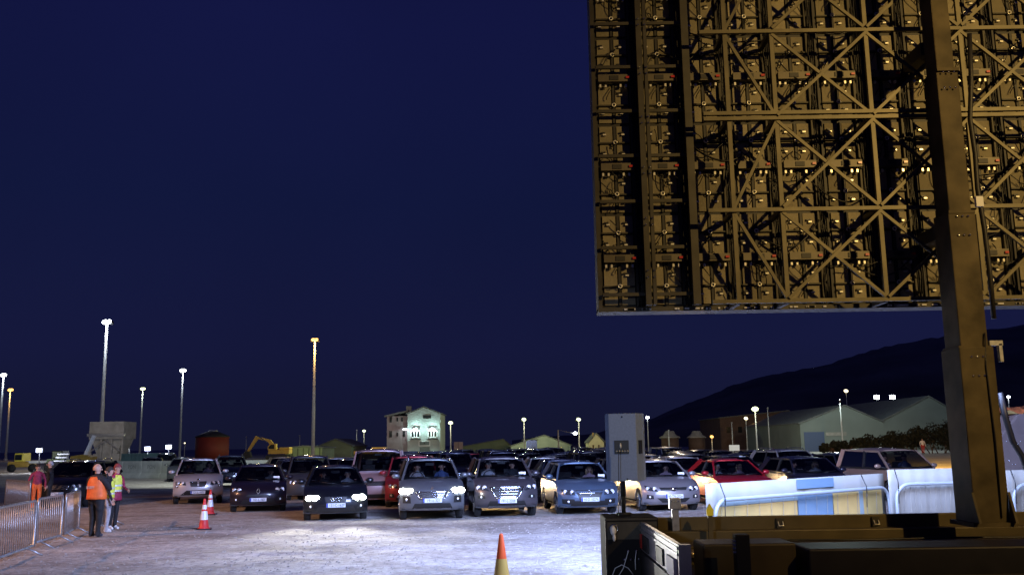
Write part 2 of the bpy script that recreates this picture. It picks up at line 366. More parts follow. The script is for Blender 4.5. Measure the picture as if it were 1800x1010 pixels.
# ------------------------------------------------------------------ far buildings
M['render_w'] = mat('pale_render', (.34, .37, .37), .85, noise=.12, nscale=.8)
M['render_d'] = mat('dark_pinkish_render', (.22, .19, .20), .9, noise=.15, nscale=.8)  # darker and pinker than the pale render
M['roof_g'] = mat('grey_roof', (.12, .13, .13), .8, noise=.2, nscale=1)
M['win'] = mat('dark_window', (.015, .018, .02), .15)
M['greenclad'] = mat('green_cladding', (.17, .21, .13), .7, noise=.15, nscale=.6)
M['palegreen'] = mat('pale_green_cladding', (.26, .30, .26), .7, noise=.15, nscale=.6)
M['redclad'] = mat('red_tank_paint', (.17, .022, .012), .7, noise=.2, nscale=.5)
M['concrete'] = mat('concrete', (.28, .27, .25), .9, noise=.25, nscale=1.2, bump=.3)
M['brownclad'] = mat('brown_cladding', (.10, .06, .045), .8, noise=.2, nscale=.5)
M['yellowhouse'] = mat('cream_render', (.55, .52, .32), .85, noise=.08, nscale=1)
M['digger'] = mat('yellow_machine_paint', (.42, .27, .05), .45, noise=.2, nscale=2)
M['teal'] = mat('teal_container', (.06, .13, .14), .6, noise=.2, nscale=1)
def gable(name, px0, px1, Y, depth, py_eave, py_apex, m, label, cat='building', apex_t=.5, roof=None, base=-.1):
    a = at(px0, 790, Y).x; b = at(px1, 790, Y).x; mid = (px0+(px1-px0)*apex_t)
    ze = at((px0+px1)/2, py_eave, Y).z; za = at(mid, py_apex, Y).z
    t = empty(name, (a, Y, 0), 0, label, cat); W_ = b-a
    MB().prism([(0, base), (W_, base), (W_, ze), (W_*apex_t, za), (0, ze)], 0, depth, m).build('wall', t)
    q = MB(); rm = roof or M['roof_g']
    for s0, s1 in (((-.3, ze-.12), (W_*apex_t, za)), ((W_*apex_t, za), (W_+.3, ze-.12))):
        q.prism([(s0[0], s0[1]+.05), (s1[0], s1[1]+.05), (s1[0], s1[1]+.25), (s0[0], s0[1]+.25)], -.25, depth+.25, rm)
    q.build('roof', t)
    return t, W_, ze, za
# white three-storey building
T, Wt, ze, za = gable('harbour_building', 716, 774, 200, 14, 727, 715.5, M['render_w'], 'pale three-storey building lit by wall lamps beyond the middle of the car park')
MB().bbox(-4.4, 0, .6, 13, -.1, ze-.35, M['render_d']).build('side_wing', T)
MB().prism([(-4.9, ze-.5), (-4.9, ze-.2), (.1, ze+.9), (.1, ze+.5)], .3, 13.5, M['roof_g']).build('wing_roof', T)
MB().bbox(-.5, .6, 2, 3.2, ze, za+.4, M['render_w']).build('chimney', T)
def far_window(parent, x, z, w_, h_, y=-.06, panes=3, frame=True):
    f = MB()
    for (a0, a1, b0, b1) in ((x-w_/2-.15, x+w_/2+.15, z-.15, z), (x-w_/2-.15, x+w_/2+.15, z+h_, z+h_+.15), (x-w_/2-.15, x-w_/2, z, z+h_), (x+w_/2, x+w_/2+.15, z, z+h_)):
        f.bbox(a0, a1, y-.06, y+.1, b0, b1, M['paper'])
    for k in range(1, panes): xx = x-w_/2+w_*k/panes; f.bbox(xx-.07, xx+.07, y-.05, y+.08, z, z+h_, M['paper'])
    o = f.build('window', parent)
    MB().bbox(x-w_/2, x+w_/2, y-.0, y+.05, z, z+h_, M['win']).build('pane', o)
far_window(T, 1.7, 3.9, 1.7, 1.15); far_window(T, 5.3, 3.9, 1.7, 1.15)
for x in (1.7, 5.3): MB().bbox(x-1.2, x+1.2, -.5, .0, 3.35, 3.5, M['dark']).build('sill', T)
MB().bbox(3.3, 5.0, -.1, -.01, 7.7, 8.4, M['win']).build('upper_window', T)
q = MB().bbox(2.4, 4.8, -.1, -.01, 2.0, 3.1, M['paper']); sg = q.build('sign_board', T)
MB().bbox(2.55, 4.65, -.14, -.11, 2.15, 2.95, M['roof_g']).build('sign_face', sg)
MB().prism([(3.4, 2.75), (3.6, 2.4), (3.8, 2.75)], -.17, -.15, M['ink']).build('crest', sg)
MB().bbox(2.6, 4.7, -.12, -.01, .3, 1.8, M['roof_g']).build('garage_door', T)
for x, z, w_, h_ in ((-3.6, 7.0, .5, 1.2), (-2.2, 7.2, .35, .8), (-1.2, 7.2, .35, .8), (-3.6, 3.9, .6, 1.4), (-2.2, 4.1, .35, .8), (-.8, 4.0, .5, 1.2)):
    MB().bbox(x-w_/2, x+w_/2, .5, .57, z, z+h_, M['win']).build('side_window', T)
for x in (1.7, 5.3, -.4):
    f = MB().box((x, -.35, 5.75), (.9, .5, .35), M['dark']).build('wall_lamp', T)
    MB().box((x, -.45, 5.52), (.85, .5, .14), M['e_white']).build('lens', f)
    if x > 0: light('wall_lamp_glow', 'POINT', (x, -1.1, 5.6), (.62, 1, .90), 420, .15, parent=T)
light('wall_lamp_glow', 'POINT', (-4, -5, 6.0), (1, .8, .75), 260, .3, parent=T)
o = MB().bbox(at(722, 800, 150).x, at(772, 800, 150).x, 150, 153, 0, at(745, 793, 150).z, M['teal']).build('container'); tag(o, 'dark flat container in front of the pale three-storey building', 'container')
# green sheds
T, Wt, ze, za = gable('shed', 898, 1003, 215, 30, 783, 765, M['palegreen'], 'green gabled shed with a dark doorway right of the middle lamp posts', apex_t=.56)
MB().bbox(Wt*.26, Wt*.44, -.1, -.01, 0, 2.9, M['win']).build('shed_door', T)
MB().bbox(Wt*.18, Wt*.46, -.16, -.02, 2.95, 3.1, M['dark']).build('door_track', T)
for k in range(8): MB().bbox(Wt*(.05+k*.13)-.03, Wt*(.05+k*.13)+.03, -.05, -.005, 0, ze-.2, M['greenclad']).build('cladding_seam', T)
light('yard_light', 'POINT', (at(930, 770, 200).x, 203, 7.5), (.92, 1, .55), 3600, .4)
T, Wt, ze, za = gable('shed', 502, 566, 175, 12, 787, 784.5, M['greenclad'], 'long low green-lit shed behind the excavator')
for k in range(7): MB().bbox(Wt*(.04+k*.15)-.05, Wt*(.04+k*.15)+.05, -.1, 0, 0, ze, M['dark']).build('wall_post', T)
light('yard_light', 'POINT', (at(535, 780, 165).x, 166, 5.0), (.9, 1, .5), 1200, .4)
gable('shed', 560, 618, 200, 20, 784, 772, M['greenclad'], 'dim gabled shed between the long green shed and the pale building')
gable('shed', 800, 900, 240, 20, 786, 772, M['greenclad'], 'dim dark green shed left of the gabled shed with the doorway', apex_t=.85)
T, Wt, ze, za = gable('house', 1036, 1062, 190, 9, 777, 762, M['yellowhouse'], 'small steep-gabled house lit yellow, left of the loudspeaker')
for x, z in ((.8, 3.6), (.8, 1.2), (1.9, 1.2)):
    MB().bbox(x-.16, x+.16, -.08, -.01, z-.3, z+.5, M['win']).build('window', T)
light('yard_light', 'POINT', (at(1040, 770, 180).x, 181, 3.5), (1, .95, .5), 420, .4)
# twin grey warehouses and brown building right
M['wh'] = mat('grey_green_cladding', (.16, .19, .18), .7, noise=.1, nscale=.3)
T, Wt, ze, za = gable('warehouse', 1409, 1556, 170, 40, 743, 713, M['wh'], 'large pale grey gabled warehouse at right, left one of the twin gables', 'warehouse', .55, M['roof_g'])
MB().bbox(.6, Wt*.28, -.12, -.01, 0, 3.4, mat('blue_door', (.06, .09, .18), .6)).build('roller_door', T)
MB().bbox(Wt*.3, Wt*.55, -.12, -.01, 2.7, 3.3, M['concrete']).build('canopy', T)
gable('warehouse', 1556, 1706, 170, 40, 738, 697, M['wh'], 'large pale grey gabled warehouse behind the screen mast, right one of the twin gables', 'warehouse', .56, M['roof_g'])
T, Wt, ze, za = gable('brown_building', 1268, 1404, 230, 25, 733, 722, M['brownclad'], 'dim brown building behind the yellow-green lamp post', 'building', .9)
for k in range(6): MB().bbox(Wt*(.08+.15*k), Wt*(.13+.15*k), -.08, -.01, 4, 5.4, M['win']).build('window', T)
light('yard_light', 'POINT', (50, 150, 14), (.82, 1, .92), 10000, .5)
light('yard_light', 'POINT', (at(1330, 740, 210).x, 212, 6), SODIUM, 350, .5)
# silo roofs
for px0, px1, lab in ((1160, 1196, 'dim round silo with a stepped cone roof nearer the loudspeaker'), (1208, 1242, 'dim round silo with a stepped cone roof left of the low orange lamp')):
    a = at(px0, 780, 200); b = at(px1, 780, 200); cx = (a.x+b.x)/2; r = (b.x-a.x)/2; zt = at(px0, 757, 200).z
    t = empty('silo', (cx, 200, 0), 0, lab, 'silo', 'grey silos right of the loudspeaker')
    MB().tube([(0, 0, -.1), (0, 0, zt*.68)], r*.86, M['brownclad'], 20).build('wall', t)
    MB().tube([(0, 0, zt*.66), (0, 0, zt*.72), (0, 0, zt*.8), (0, 0, zt*.99), (0, 0, zt)], [r*1.05, r*.95, r*.62, r*.42, r*.3], M['concrete'], 20).build('roof', t)
# concrete hopper
a = at(158, 741, 120); b = at(218, 741, 120); Wt = b.x-a.x; zt = a.z
t = empty('hopper', (a.x, 120, 0), 0, 'tall concrete loading hopper behind the tallest floodlight mast', 'hopper')
MB().bbox(0, Wt, 0, 4, zt*.62, zt, M['concrete']).build('bin', t)
MB().prism([(0.1, zt*.62), (Wt-.1, zt*.62), (Wt*.8, zt*.3), (Wt*.2, zt*.3)], .4, 3.6, M['concrete']).build('chute', t)
MB().bbox(-.2, Wt+.25, -.2, 0, zt*.68, zt*.74, M['galv']).build('walkway', t)
for x in (.15, Wt*.35, Wt*.65, Wt-.15): MB().bbox(x-.12, x+.12, .1, .4, 0, zt*.62, M['concrete']).build('leg', t)
q = MB(); q.beam((.3, 0, zt*.35), (Wt*.5, 0, zt*.6), .12, .12, M['galv']); q.beam((Wt*.5, 0, zt*.6), (Wt-.3, 0, zt*.35), .12, .12, M['galv']); q.build('brace', t)
MB().bbox(.5, Wt-.5, .3, 3.6, 0, zt*.3, M['concrete']).build('base', t)
light('yard_light', 'POINT', (a.x+3, 108, 9), (1, .85, .65), 1200, .4)
# red tank
a = at(345, 772, 170); b = at(402, 772, 170); cx = (a.x+b.x)/2; r = (b.x-a.x)/2; zt = at(372, 768, 170).z
t = empty('storage_tank', (cx, 170, 0), 0, 'round red storage tank left of the excavator', 'tank')
MB().tube([(0, 0, 0), (0, 0, zt)], r, M['redclad'], 32).build('wall', t)
MB().tube([(0, 0, zt), (0, 0, zt+.15), (0, 0, zt+1.0)], [r*1.04, r*1.04, r*.35], M['dark'], 32).build('roof', t)
MB().tube([(-r*.3, 0, zt+1.05), (r*.3, 0, zt+1.15)], .12, M['galv'], 8).build('vent_pipe', t)
light('yard_light', 'POINT', (cx+1, 156, 4), (1, .5, .3), 100, .4)
# excavator
def excavator():
    Y = 165; s = at(426, 790, Y); e2 = at(512, 790, Y); L = e2.x-s.x; k = L/9.6
    t = empty('excavator', (s.x, Y, 0), 0, 'yellow excavator with its arm bent, parked left of the orange sodium mast', 'excavator')
    lift = 1.3
    q = MB()
    for yy in (-1.1, 1.1): q.prism([(5.2*k, lift-1.2), (9.1*k, lift-1.2), (9.4*k, lift-.7), (9.1*k, lift-.2), (5.2*k, lift-.2), (4.9*k, lift-.7)], yy-.3, yy+.3, M['dark'])
    q.build('tracks', t)
    MB().bbox(5.4*k, 9.5*k, -1.3, 1.3, lift, lift+1.0*k, M['digger']).build('body', t, bevel=.1)
    MB().bbox(7.5*k, 9.5*k, -1.2, 1.2, lift+1.0*k, lift+1.6*k, M['digger']).build('engine_cover', t, bevel=.1)
    c = MB().prism([(5.4*k, lift+1.0*k), (6.9*k, lift+1.0*k), (6.9*k, lift+2.5*k), (5.9*k, lift+2.5*k), (5.3*k, lift+1.8*k)], -1.3, -.2, M['digger']).build('cab', t)
    MB().prism([(5.55*k, lift+1.3*k), (6.6*k, lift+1.3*k), (6.6*k, lift+2.3*k), (6.0*k, lift+2.3*k), (5.5*k, lift+1.75*k)], -1.36, -1.31, M['win']).build('cab_window', c)
    MB().prism([(6.3*k, lift+.8*k), (6.9*k, lift+1.3*k), (5.4*k, lift+3.5*k), (2.9*k, lift+4.3*k), (2.6*k, lift+3.9*k), (4.9*k, lift+3.0*k)], .1, .6, M['digger']).build('boom', t)
    MB().prism([(2.5*k, lift+4.5*k), (3.1*k, lift+4.0*k), (1.2*k, lift+.6*k), (.8*k, lift+.8*k)], .15, .55, M['digger']).build('arm', t)
    MB().prism([(.7*k, lift+.9*k), (1.4*k, lift+.7*k), (1.7*k, lift-.6*k), (.4*k, lift-1.1*k), (.0, lift-.3*k)], -.3, 1.0, M['dark']).build('bucket', t)
    MB().beam((4.9*k, 0, lift+2.9*k), (3.0*k, 0, lift+4.5*k), .15, .15, M['chrome']).build('ram', t)
    light('yard_light', 'POINT', (s.x+5, Y-9, 7), (1, .78, .3), 380, .4); t.scale = (1, 1, .80)
excavator()
# sunlit-looking yellow loading deck beside the pale building
t = empty('low_loader', (at(622, 796, 150).x, 150, 0), 0, 'low yellow-lit flat loader left of the pale three-storey building', 'loader')
z0 = at(650, 797, 150).z
MB().bbox(0, 5.0, 0, 2.5, z0, z0+.45, M['digger']).build('deck', t); MB().bbox(2.8, 5.0, .1, 2.3, z0+.45, z0+1.0, M['digger']).build('cab', t)
MB().bbox(.4, 4.8, .2, 2.2, 0, z0, M['dark']).build('chassis', t)
light('yard_light', 'POINT', (at(650, 790, 145).x, 146, 4.2), (1, .8, .35), 420, .3)
# left machines
def truck():
    t = empty('truck', (at(13, 810, 100).x, 100, 0), 0, 'small yellow-cabbed truck with a light load at the far left', 'truck')
    MB().bbox(0, 2.2, 0, 1.8, .5, 1.1, M['digger']).build('bonnet', t, bevel=.08); zc = at(30, 796, 100).z
    c = MB().bbox(.7, 1.6, 0, 1.7, 1.1, zc, mat('yellow_cab', (.65, .55, .06), .5)).build('cab', t, bevel=.06)
    MB().bbox(.8, 1.5, -.05, -.01, 1.25, zc-.15, M['win']).build('cab_window', c)
    MB().bbox(1.9, 3.3, .1, 1.7, .9, 1.15, M['paper']).build('load_bed', t)
    for x in (.5, 2.7): MB().disc((x, -.05, .42), (0, 1, 0), .42, .25, M['rubber']).build('wheel', t)
    light('yard_light', 'POINT', (at(30, 800, 94).x, 95, 3.4), (1, .95, .45), 110, .2)
truck()
t = empty('wheel_loader', (at(78, 805, 98).x, 98, 0), 0, 'dull green loader with a square glazed cab, right of the yellow truck', 'loader')
z0 = at(90, 806, 98).z
MB().prism([(0, .5), (3.4, .5), (3.2, 1.1), (2.0, z0), (.3, z0)], 0, 2, M['greenclad']).build('body', t)
c = MB().bbox(.6, 1.7, .3, 1.7, z0, at(90, 792, 98).z, M['dark']).build('cab', t); MB().bbox(.7, 1.6, .24, .29, z0+.1, at(90, 793.5, 98).z, M['palegreen']).build('cab_window', c)
for x in (.6, 2.7): MB().disc((x, -.1, .5), (0, 1, 0), .5, .35, M['rubber']).build('wheel', t)
for k in range(3):
    o = MB().bbox(at(100, 806, 96).x, at(120, 806, 96).x, 96-.3*k, 96.2-.3*k, 1.75-.33*k, 1.86-.33*k, M['paper']).build('plank'); tag(o, ['top', 'middle', 'lowest'][k]+' pale plank of the stack right of the green loader', 'plank', 'pale planks stacked at far left')
q = MB()
for x in (at(101, 806, 96).x, at(119, 806, 96).x): q.bbox(x-.08, x+.08, 95.0, 96.3, 0, 1.08, M['dark'])
tag(q.build('trestle'), 'dark trestle carrying the pale planks at far left', 'trestle')
t = empty('dumper', (at(122, 800, 94).x, 94, 0), 0, 'small dull yellow dumper with a raised white chute left of the hopper', 'dumper')
MB().prism([(0, .6), (1.7, .6), (2.1, 1.5), (1.3, 1.75), (.1, 1.6)], 0, 1.6, M['digger']).build('skip', t)
MB().beam((1.2, .8, 1.6), (2.0, .8, 3.6), .3, .3, M['paper']).build('chute', t)
for x in (.4, 1.4): MB().disc((x, -.1, .4), (0, 1, 0), .4, .3, M['rubber']).build('wheel', t)
a = at(213, 806, 105); b = at(292, 806, 105)
t = empty('container', (a.x, 105, 0), 0, 'teal shipping container behind the concrete wall, under the work lights', 'container')
MB().bbox(0, b.x-a.x, 0, 2.4, 0, at(250, 796, 105).z, M['teal']).build('body', t)
for k in range(12): MB().bbox(.2+k*.41, .32+k*.41, -.05, 0, .1, 1.7, M['teal']).build('rib', t)
# precast concrete barriers of the far wall with faded lettering
wall_m = mat('pale_concrete_wall', (.30, .31, .30), .9, noise=.2, nscale=1.5, bump=.2)
A = at(186, 806, 74); B = at(700, 806, 60); A.z = B.z = 0; n = 13; zt = 1.28
for k in range(n):
    p = A.lerp(B, k/n); q2 = A.lerp(B, (k+1)/n); d = (q2-p); ang = math.atan2(d.y, d.x); L = d.length-.03
    t = empty('concrete_barrier', tuple(p), ang, 'pale precast concrete wall block, number %d from the left along the far edge of the car park' % (k+1), 'wall block', 'concrete wall blocks along the far edge of the car park')
    t['label'] = 'pale concrete wall block %s in the row along the far side' % (['at the left end', 'second from the left end', 'third from the left end', 'fourth from the left end', 'fifth from the left end', 'sixth from the left end', 'in the middle', 'sixth from the right end', 'fifth from the right end', 'fourth from the right end', 'third from the right end', 'second from the right end', 'at the right end'][k])
    MB().prism([(-.3, 0), (.3, 0), (.28, .25), (.12, .4), (.1, zt), (-.1, zt), (-.12, .4), (-.28, .25)], 0, L, wall_m, 'x').build('block', t, bevel=.02)
    text('lettering', 'PON', .42, mat('faded_grey_lettering', (.14, .15, .15), .8) if k == 0 else bpy.data.materials['faded_grey_lettering'], (L/2, -.115, zt-.45), (R(90), 0, 0), t)
# bent street lamp with arm
a = at(981, 755, 160); b = at(1010, 761, 160)
t = empty('street_lamp', (a.x, 160, 0), 0, 'thick post with a drooping arm and round white lamp, before the gabled shed', 'street lamp')
MB().tube([(0, 0, 0), (0, 0, a.z)], .12, M['concrete'], 8).build('pole', t)
MB().tube([(0, 0, a.z), (1.2, 0, a.z-.3), (b.x-a.x, 0, b.z)], .035, M['galv'], 6).build('arm', t)
MB().ball((b.x-a.x+.1, 0, b.z), (.34, .3, .24), M['e_white']).build('lamp_shade', t)
t = empty('junction_cabinet', (at(822, 800, 140).x-.0, 140, 0), 0, 'pair of grey upright cabinets right of the pale three-storey building', 'cabinet')
x0 = at(798, 800, 140).x-at(822, 800, 140).x
MB().bbox(x0, x0+.62, 0, .6, 0, at(808, 776, 140).z, M['render_d']).build('body', t); MB().bbox(x0+.66, x0+1.3, 0, .6, 0, at(808, 776, 140).z, M['render_d']).build('body', t)
# lights on a hillside platform
p = at(1556, 708, 230)
t = empty('floodlit_platform', (p.x, 230, 0), 0, 'small grey platform carrying two white lamps above the valley between the warehouse gables', 'platform')
MB().bbox(-2.6, 2.6, 0, 1.5, p.z-.5, p.z+.35, M['galv']).build('deck', t)
for x in (-2.2, 2.2): MB().bbox(x-.12, x+.12, .6, .85, 0, p.z-.5, M['dark']).build('leg', t)
for x in (-1.9, 1.9):
    f = MB().prism([(x-.6, p.z+1.0), (x, p.z+2.2), (x+.6, p.z+1.0)], .2, .7, M['dark']).build('floodlight', t)
    MB().bbox(x-.6, x+.6, .05, .17, p.z+1.0, p.z+1.9, M['e_white']).build('lens', f)
    MB().bbox(x-.08, x+.08, .3, .5, p.z+.3, p.z+1.0, M['dark']).build('stand', t)
# street sign board near far right
p = at(1291, 787, 150)
t = empty('sign', (p.x, 150, 0), 0, 'small pale lit sign board low among the far cars at right', 'sign')
MB().bbox(-.8, .8, 0, .1, p.z-.4, p.z+.5, mat('pale_sign', (.6, .62, .6), .5, emit=(.8, .9, .9), es=.35)).build('board', t); MB().bbox(-.05, .05, .03, .1, 0, p.z-.4, M['dark']).build('post', t)

# hedge before the warehouses: many leaf-size faces
def hedge(px, Y, w_, h_, label, n=1500):
    c = at(px, 790, Y); m = bpy.data.materials.get('dark_foliage') or mat('dark_foliage', (.012, .016, .009), .8, noise=.5, nscale=3)
    t = empty('bush', (c.x, Y, 0), 0, label, 'bush', 'dark bushes before the warehouses')
    q = MB(); lobes = [(random.uniform(-.4, .4)*w_, random.uniform(-.5, .5), h_*random.uniform(.4, .7), w_*random.uniform(.16, .3), h_*random.uniform(.3, .42)) for _ in range(7)]
    for _ in range(n):
        lx, ly, lz, lr, lh = random.choice(lobes); u = Vector((random.gauss(0, 1), random.gauss(0, 1), random.gauss(0, 1))).normalized()*random.uniform(.6, 1.05)
        p = Vector((lx+u.x*lr, ly+u.y*lr*.7, max(.1, lz+u.z*lh))); s = random.uniform(.08, .2)
        a = Vector((random.gauss(0, 1), random.gauss(0, 1), random.gauss(0, 1))).normalized()*s; b = a.cross(Vector((random.gauss(0, 1), random.gauss(0, 1), random.gauss(0, 1)))).normalized()*s
        q.add([p-a, p+b, p+a, p-b], [(0, 1, 2, 3)], m)
    q.build('foliage', t)
    q = MB()
    for k in range(5): q.tube([(random.uniform(-.3, .3)*w_, 0, 0), (random.uniform(-.4, .4)*w_, 0, h_*.7)], [.08, .03], M['brownclad'], 6)
    q.build('stems', t)
for i, (px, w_, h_) in enumerate(((1505, 5, 2.3), (1545, 5, 2.6), (1585, 5, 3.0), (1622, 5, 3.6), (1655, 5, 4.1), (1690, 5, 4.4), (1465, 3, 1.8), (1740, 6, 4.2))):
    hedge(px, 128, w_, h_, ['dark bush left of centre before the left warehouse', 'dark bush under the valley between the warehouse gables', 'dark bush below the left slope of the right warehouse', 'taller dark bush behind the person in the white jacket', 'dark bush just left of the screen mast', 'dark bush hidden partly by the screen mast', 'low dark bush by the blue roller door', 'dark bush right of the screen mast'][i])

# ------------------------------------------------------------------ people (skin-modifier bodies)
def skin_mesh(name, V, E, Rr, zone_mats, levels=1, extra=None, root=0):
    """V joints, E edges (a, b, material), Rr radii: one continuous body surface, coloured by the nearest bone."""
    me = bpy.data.meshes.new(name); me.from_pydata([tuple(v) for v in V], [(a, b) for a, b, _ in E], [])
    o = bpy.data.objects.new(name, me); C.objects.link(o)
    o.modifiers.new('s', 'SKIN').use_smooth_shade = True; sub = o.modifiers.new('u', 'SUBSURF'); sub.levels = sub.render_levels = levels
    for i, r in enumerate(Rr):
        r = (r, r) if not isinstance(r, tuple) else r
        me.skin_vertices[0].data[i].radius = r
    me.skin_vertices[0].data[root].use_root = True
    bpy.context.view_layer.update(); dg = bpy.context.evaluated_depsgraph_get()
    res = bpy.data.meshes.new_from_object(o.evaluated_get(dg)); bpy.data.objects.remove(o)
    res.materials.clear(); mats = []
    for _, _, m in E:
        if m not in mats: mats.append(m)
    if extra:
        for _, m in extra:
            if m not in mats: mats.append(m)
    for m in mats: res.materials.append(m)
    segs = [(Vector(V[a]), Vector(V[b]), mats.index(m), (Rr[a] if not isinstance(Rr[a], tuple) else Rr[a][0])) for a, b, m in E]
    for p in res.polygons:
        c = p.center; best = None
        for a, b, mi, r in segs:
            d = b-a; t = max(0, min(1, (c-a).dot(d)/max(1e-9, d.dot(d)))); dist = (c-(a+d*t)).length - r*.7
            if best is None or dist < best[0]: best = (dist, mi)
        p.material_index = best[1]; p.use_smooth = True
    if extra:
        bm = bmesh.new(); bm.from_mesh(res)
        for mb, m in extra:
            tmp = mb.data('tmp'); n0 = len(bm.faces); bm.from_mesh(tmp); bm.faces.ensure_lookup_table()
            for f in bm.faces[n0:]: f.material_index = mats.index(m)
            bpy.data.meshes.remove(tmp)
        bm.to_mesh(res); bm.free()
    return res
def hand(V, E, Rr, wi, wrist, fwd, side, m, curl=.4):
    """palm and five unequal bent fingers grown from the wrist joint"""
    fwd = Vector(fwd).normalized(); side = Vector(side).normalized(); nrm = fwd.cross(side)
    pc = wrist+fwd*.05; V.append(pc); Rr.append((.036, .018)); E.append((wi, len(V)-1, m)); pi_ = len(V)-1
    for k, (s, ln) in enumerate(((.03, .068), (.01, .078), (-.01, .072), (-.03, .056))):
        a = pc+fwd*.04+side*s; b = a+fwd*ln*.55+nrm*ln*curl*.3; c = b+fwd*ln*.4+nrm*ln*curl
        i = len(V); V.extend([a, b, c]); Rr.extend([.010, .009, .007]); E.extend([(pi_, i, m), (i, i+1, m), (i+1, i+2, m)])
    i = len(V); V.extend([wrist+fwd*.03+side*.04, wrist+fwd*.075+side*.062+nrm*.012]); Rr.extend([.012, .009]); E.extend([(pi_, i, m), (i, i+1, m)])
def face_bits(hc, yaw, sc=1.0, m=None):
    """nose, ears and eyes on the head centred at hc, looking along yaw (0 = -Y)"""
    X = Matrix.Translation(hc) @ Matrix.Rotation(yaw, 4, 'Z') @ Matrix.Scale(sc, 4)
    f = MB(); f.ball((0, -.105, -.012), (.014, .022, .026), M['skin'], 6, 4, X)
    for s in (-1, 1): f.ball((s*.082, .005, -.01), (.012, .024, .034), M['skin'], 6, 4, X)
    e_ = MB()
    for s in (-1, 1): e_.ball((s*.032, -.093, .012), (.014, .01, .008), M['eye'], 6, 4, X)
    e_.ball((0, -.097, -.052), (.026, .008, .006), M['eye'], 6, 4, X)
    return [(f, M['skin']), (e_, M['eye'])]
def standing(h=1.75, build=1.0, arms=None, legs=None, top=None, trousers=None, shoes=None, head_yaw=0.0, lean=0.0, levels=2):
    """a standing body facing -Y; arms: ((elbow, wrist), (elbow, wrist)); legs: ((knee, ankle, toe), ...)"""
    k = h/1.75; b = build; sk = M['skin']
    P = lambda *a: Vector(a)*k
    V = [P(0, 0, .97), P(0, lean*.3, 1.12), P(0, lean*.7, 1.30), P(0, lean, 1.44), P(0, lean*1.15-.005, 1.52), P(0, lean*1.3-.02, 1.60), P(0, lean*1.35-.02, 1.665), P(0, lean*1.35-.005, 1.72)]
    Rr = [(.155*b, .115*b), (.15*b, .12*b), (.165*b, .125*b), (.10*b, .085*b), .052, (.062, .075), (.078, .092), (.062, .075)]
    E = [(0, 1, top), (1, 2, top), (2, 3, top), (3, 4, sk), (4, 5, sk), (5, 6, sk), (6, 7, sk)]
    arms = arms or (((.29, .02, 1.14), (.30, -.08, .90)), ((-.29, .02, 1.14), (-.30, -.08, .90)))
    for s, (el, wr) in zip((1, -1), arms):
        sh = P(s*.18*b, lean, 1.40); i = len(V); el = Vector(el)*k; wr = Vector(wr)*k
        V.extend([sh, (sh+el)/2, el, wr]); Rr.extend([.064*b, .056*b, .047*b, .030]); E.extend([(3, i, top), (i, i+1, top), (i+1, i+2, top), (i+2, i+3, top)])
        d = (wr-el).normalized(); side = d.cross(Vector((s, .2, 0))).normalized()
        hand(V, E, Rr, i+3, wr, d, side if side.y < 0 else -side, sk)
    legs = legs or (((.10, -.02, .52), (.11, .02, .09), (.13, -.13, .045)), ((-.10, -.02, .52), (-.11, .02, .09), (-.13, -.13, .045)))
    for s, (kn, an, to) in zip((1, -1), legs):
        i = len(V); V.extend([P(s*.095*b, 0, .90), P(*kn), P(*an), P(*to), P(an[0], an[1]+.05, .04)])
        Rr.extend([.098*b, .064*b, .046, .038, .036]); E.extend([(0, i, trousers), (i, i+1, trousers), (i+1, i+2, trousers), (i+2, i+3, shoes), (i+2, i+4, shoes)])
    hc = Vector(V[6])-Vector((0, .0, .01))
    return skin_mesh('person', V, E, Rr, None, levels, face_bits(hc, head_yaw, k)), hc, k
def person(loc, rz, label, group=None, hair=None, hair_len=0.0, hair_yaw=0, vest=None, **kw):
    me, hc, k = standing(**kw); b = kw.get('build', 1.0); lean = kw.get('lean', 0)
    o = bpy.data.objects.new('person', me); C.objects.link(o); o.location = loc; o.rotation_euler = (0, 0, rz); tag(o, label, 'person', group)
    if hair:
        q = MB(); X = Matrix.Translation(hc) @ Matrix.Rotation(hair_yaw, 4, 'Z') @ Matrix.Scale(k, 4); rows = []
        for i in range(7):
            a = pi*.60*i/6; rows.append([(.096*sin(a)*cos(t)*1.0, .02+.108*sin(a)*sin(t) - (.0), .012+.122*cos(a) + (.05 if (sin(t) < -.35 and i > 3) else 0)*(i-3)/3) for t in [2*pi*j/16 for j in range(16)]])
        q.grid(rows, hair, True, X, True)
        if hair_len:
            q.tube([X @ Vector((0, .09, .03)), X @ Vector((0, .125, -.06)), X @ Vector((0, .11, -.06-hair_len*.6)), X @ Vector((0, .10, -.06-hair_len))], [.035, .045, .035, .012], hair, 8)
            q.ball((hc.x, hc.y+.09, hc.z+.03), .045, hair, 8, 6)
        q.build('hair', o)
    if vest:
        rows = []; zz = ((.93, .200, .165), (1.0, .195, .16), (1.12, .182, .158), (1.25, .182, .158), (1.36, .165, .145), (1.43, .14, .125), (1.475, .10, .10))
        for z, rx, ry in zz:
            f = (z-1.0)/.44*lean if z > 1 else 0
            rows.append([(rx*b*k*cos(t), f*k+ry*b*k*sin(t), z*k+random.uniform(-.006, .006)) for t in [2*pi*j/20 for j in range(20)]])
        q = MB(); q.grid(rows, vest, True, None, True); v = q.build('vest', o)
        s = v.modifiers.new('thickness', 'SOLIDIFY'); s.thickness = .008
        q = MB()
        for z, rx, ry in ((1.03, .203, .163), (1.17, .198, .162)):
            f = (z-1.0)/.44*lean
            rr = [[((rx*b+.006)*k*cos(t), f*k+(ry*b+.006)*k*sin(t), (z+dz)*k) for t in [2*pi*j/20 for j in range(20)]] for dz in (0, .045)]
            if not kw.get('notape'): q.grid(rr, M['tape'], True, None, True)
        if vest is M['yellow']: q.build('reflective_strip', v)
    return o

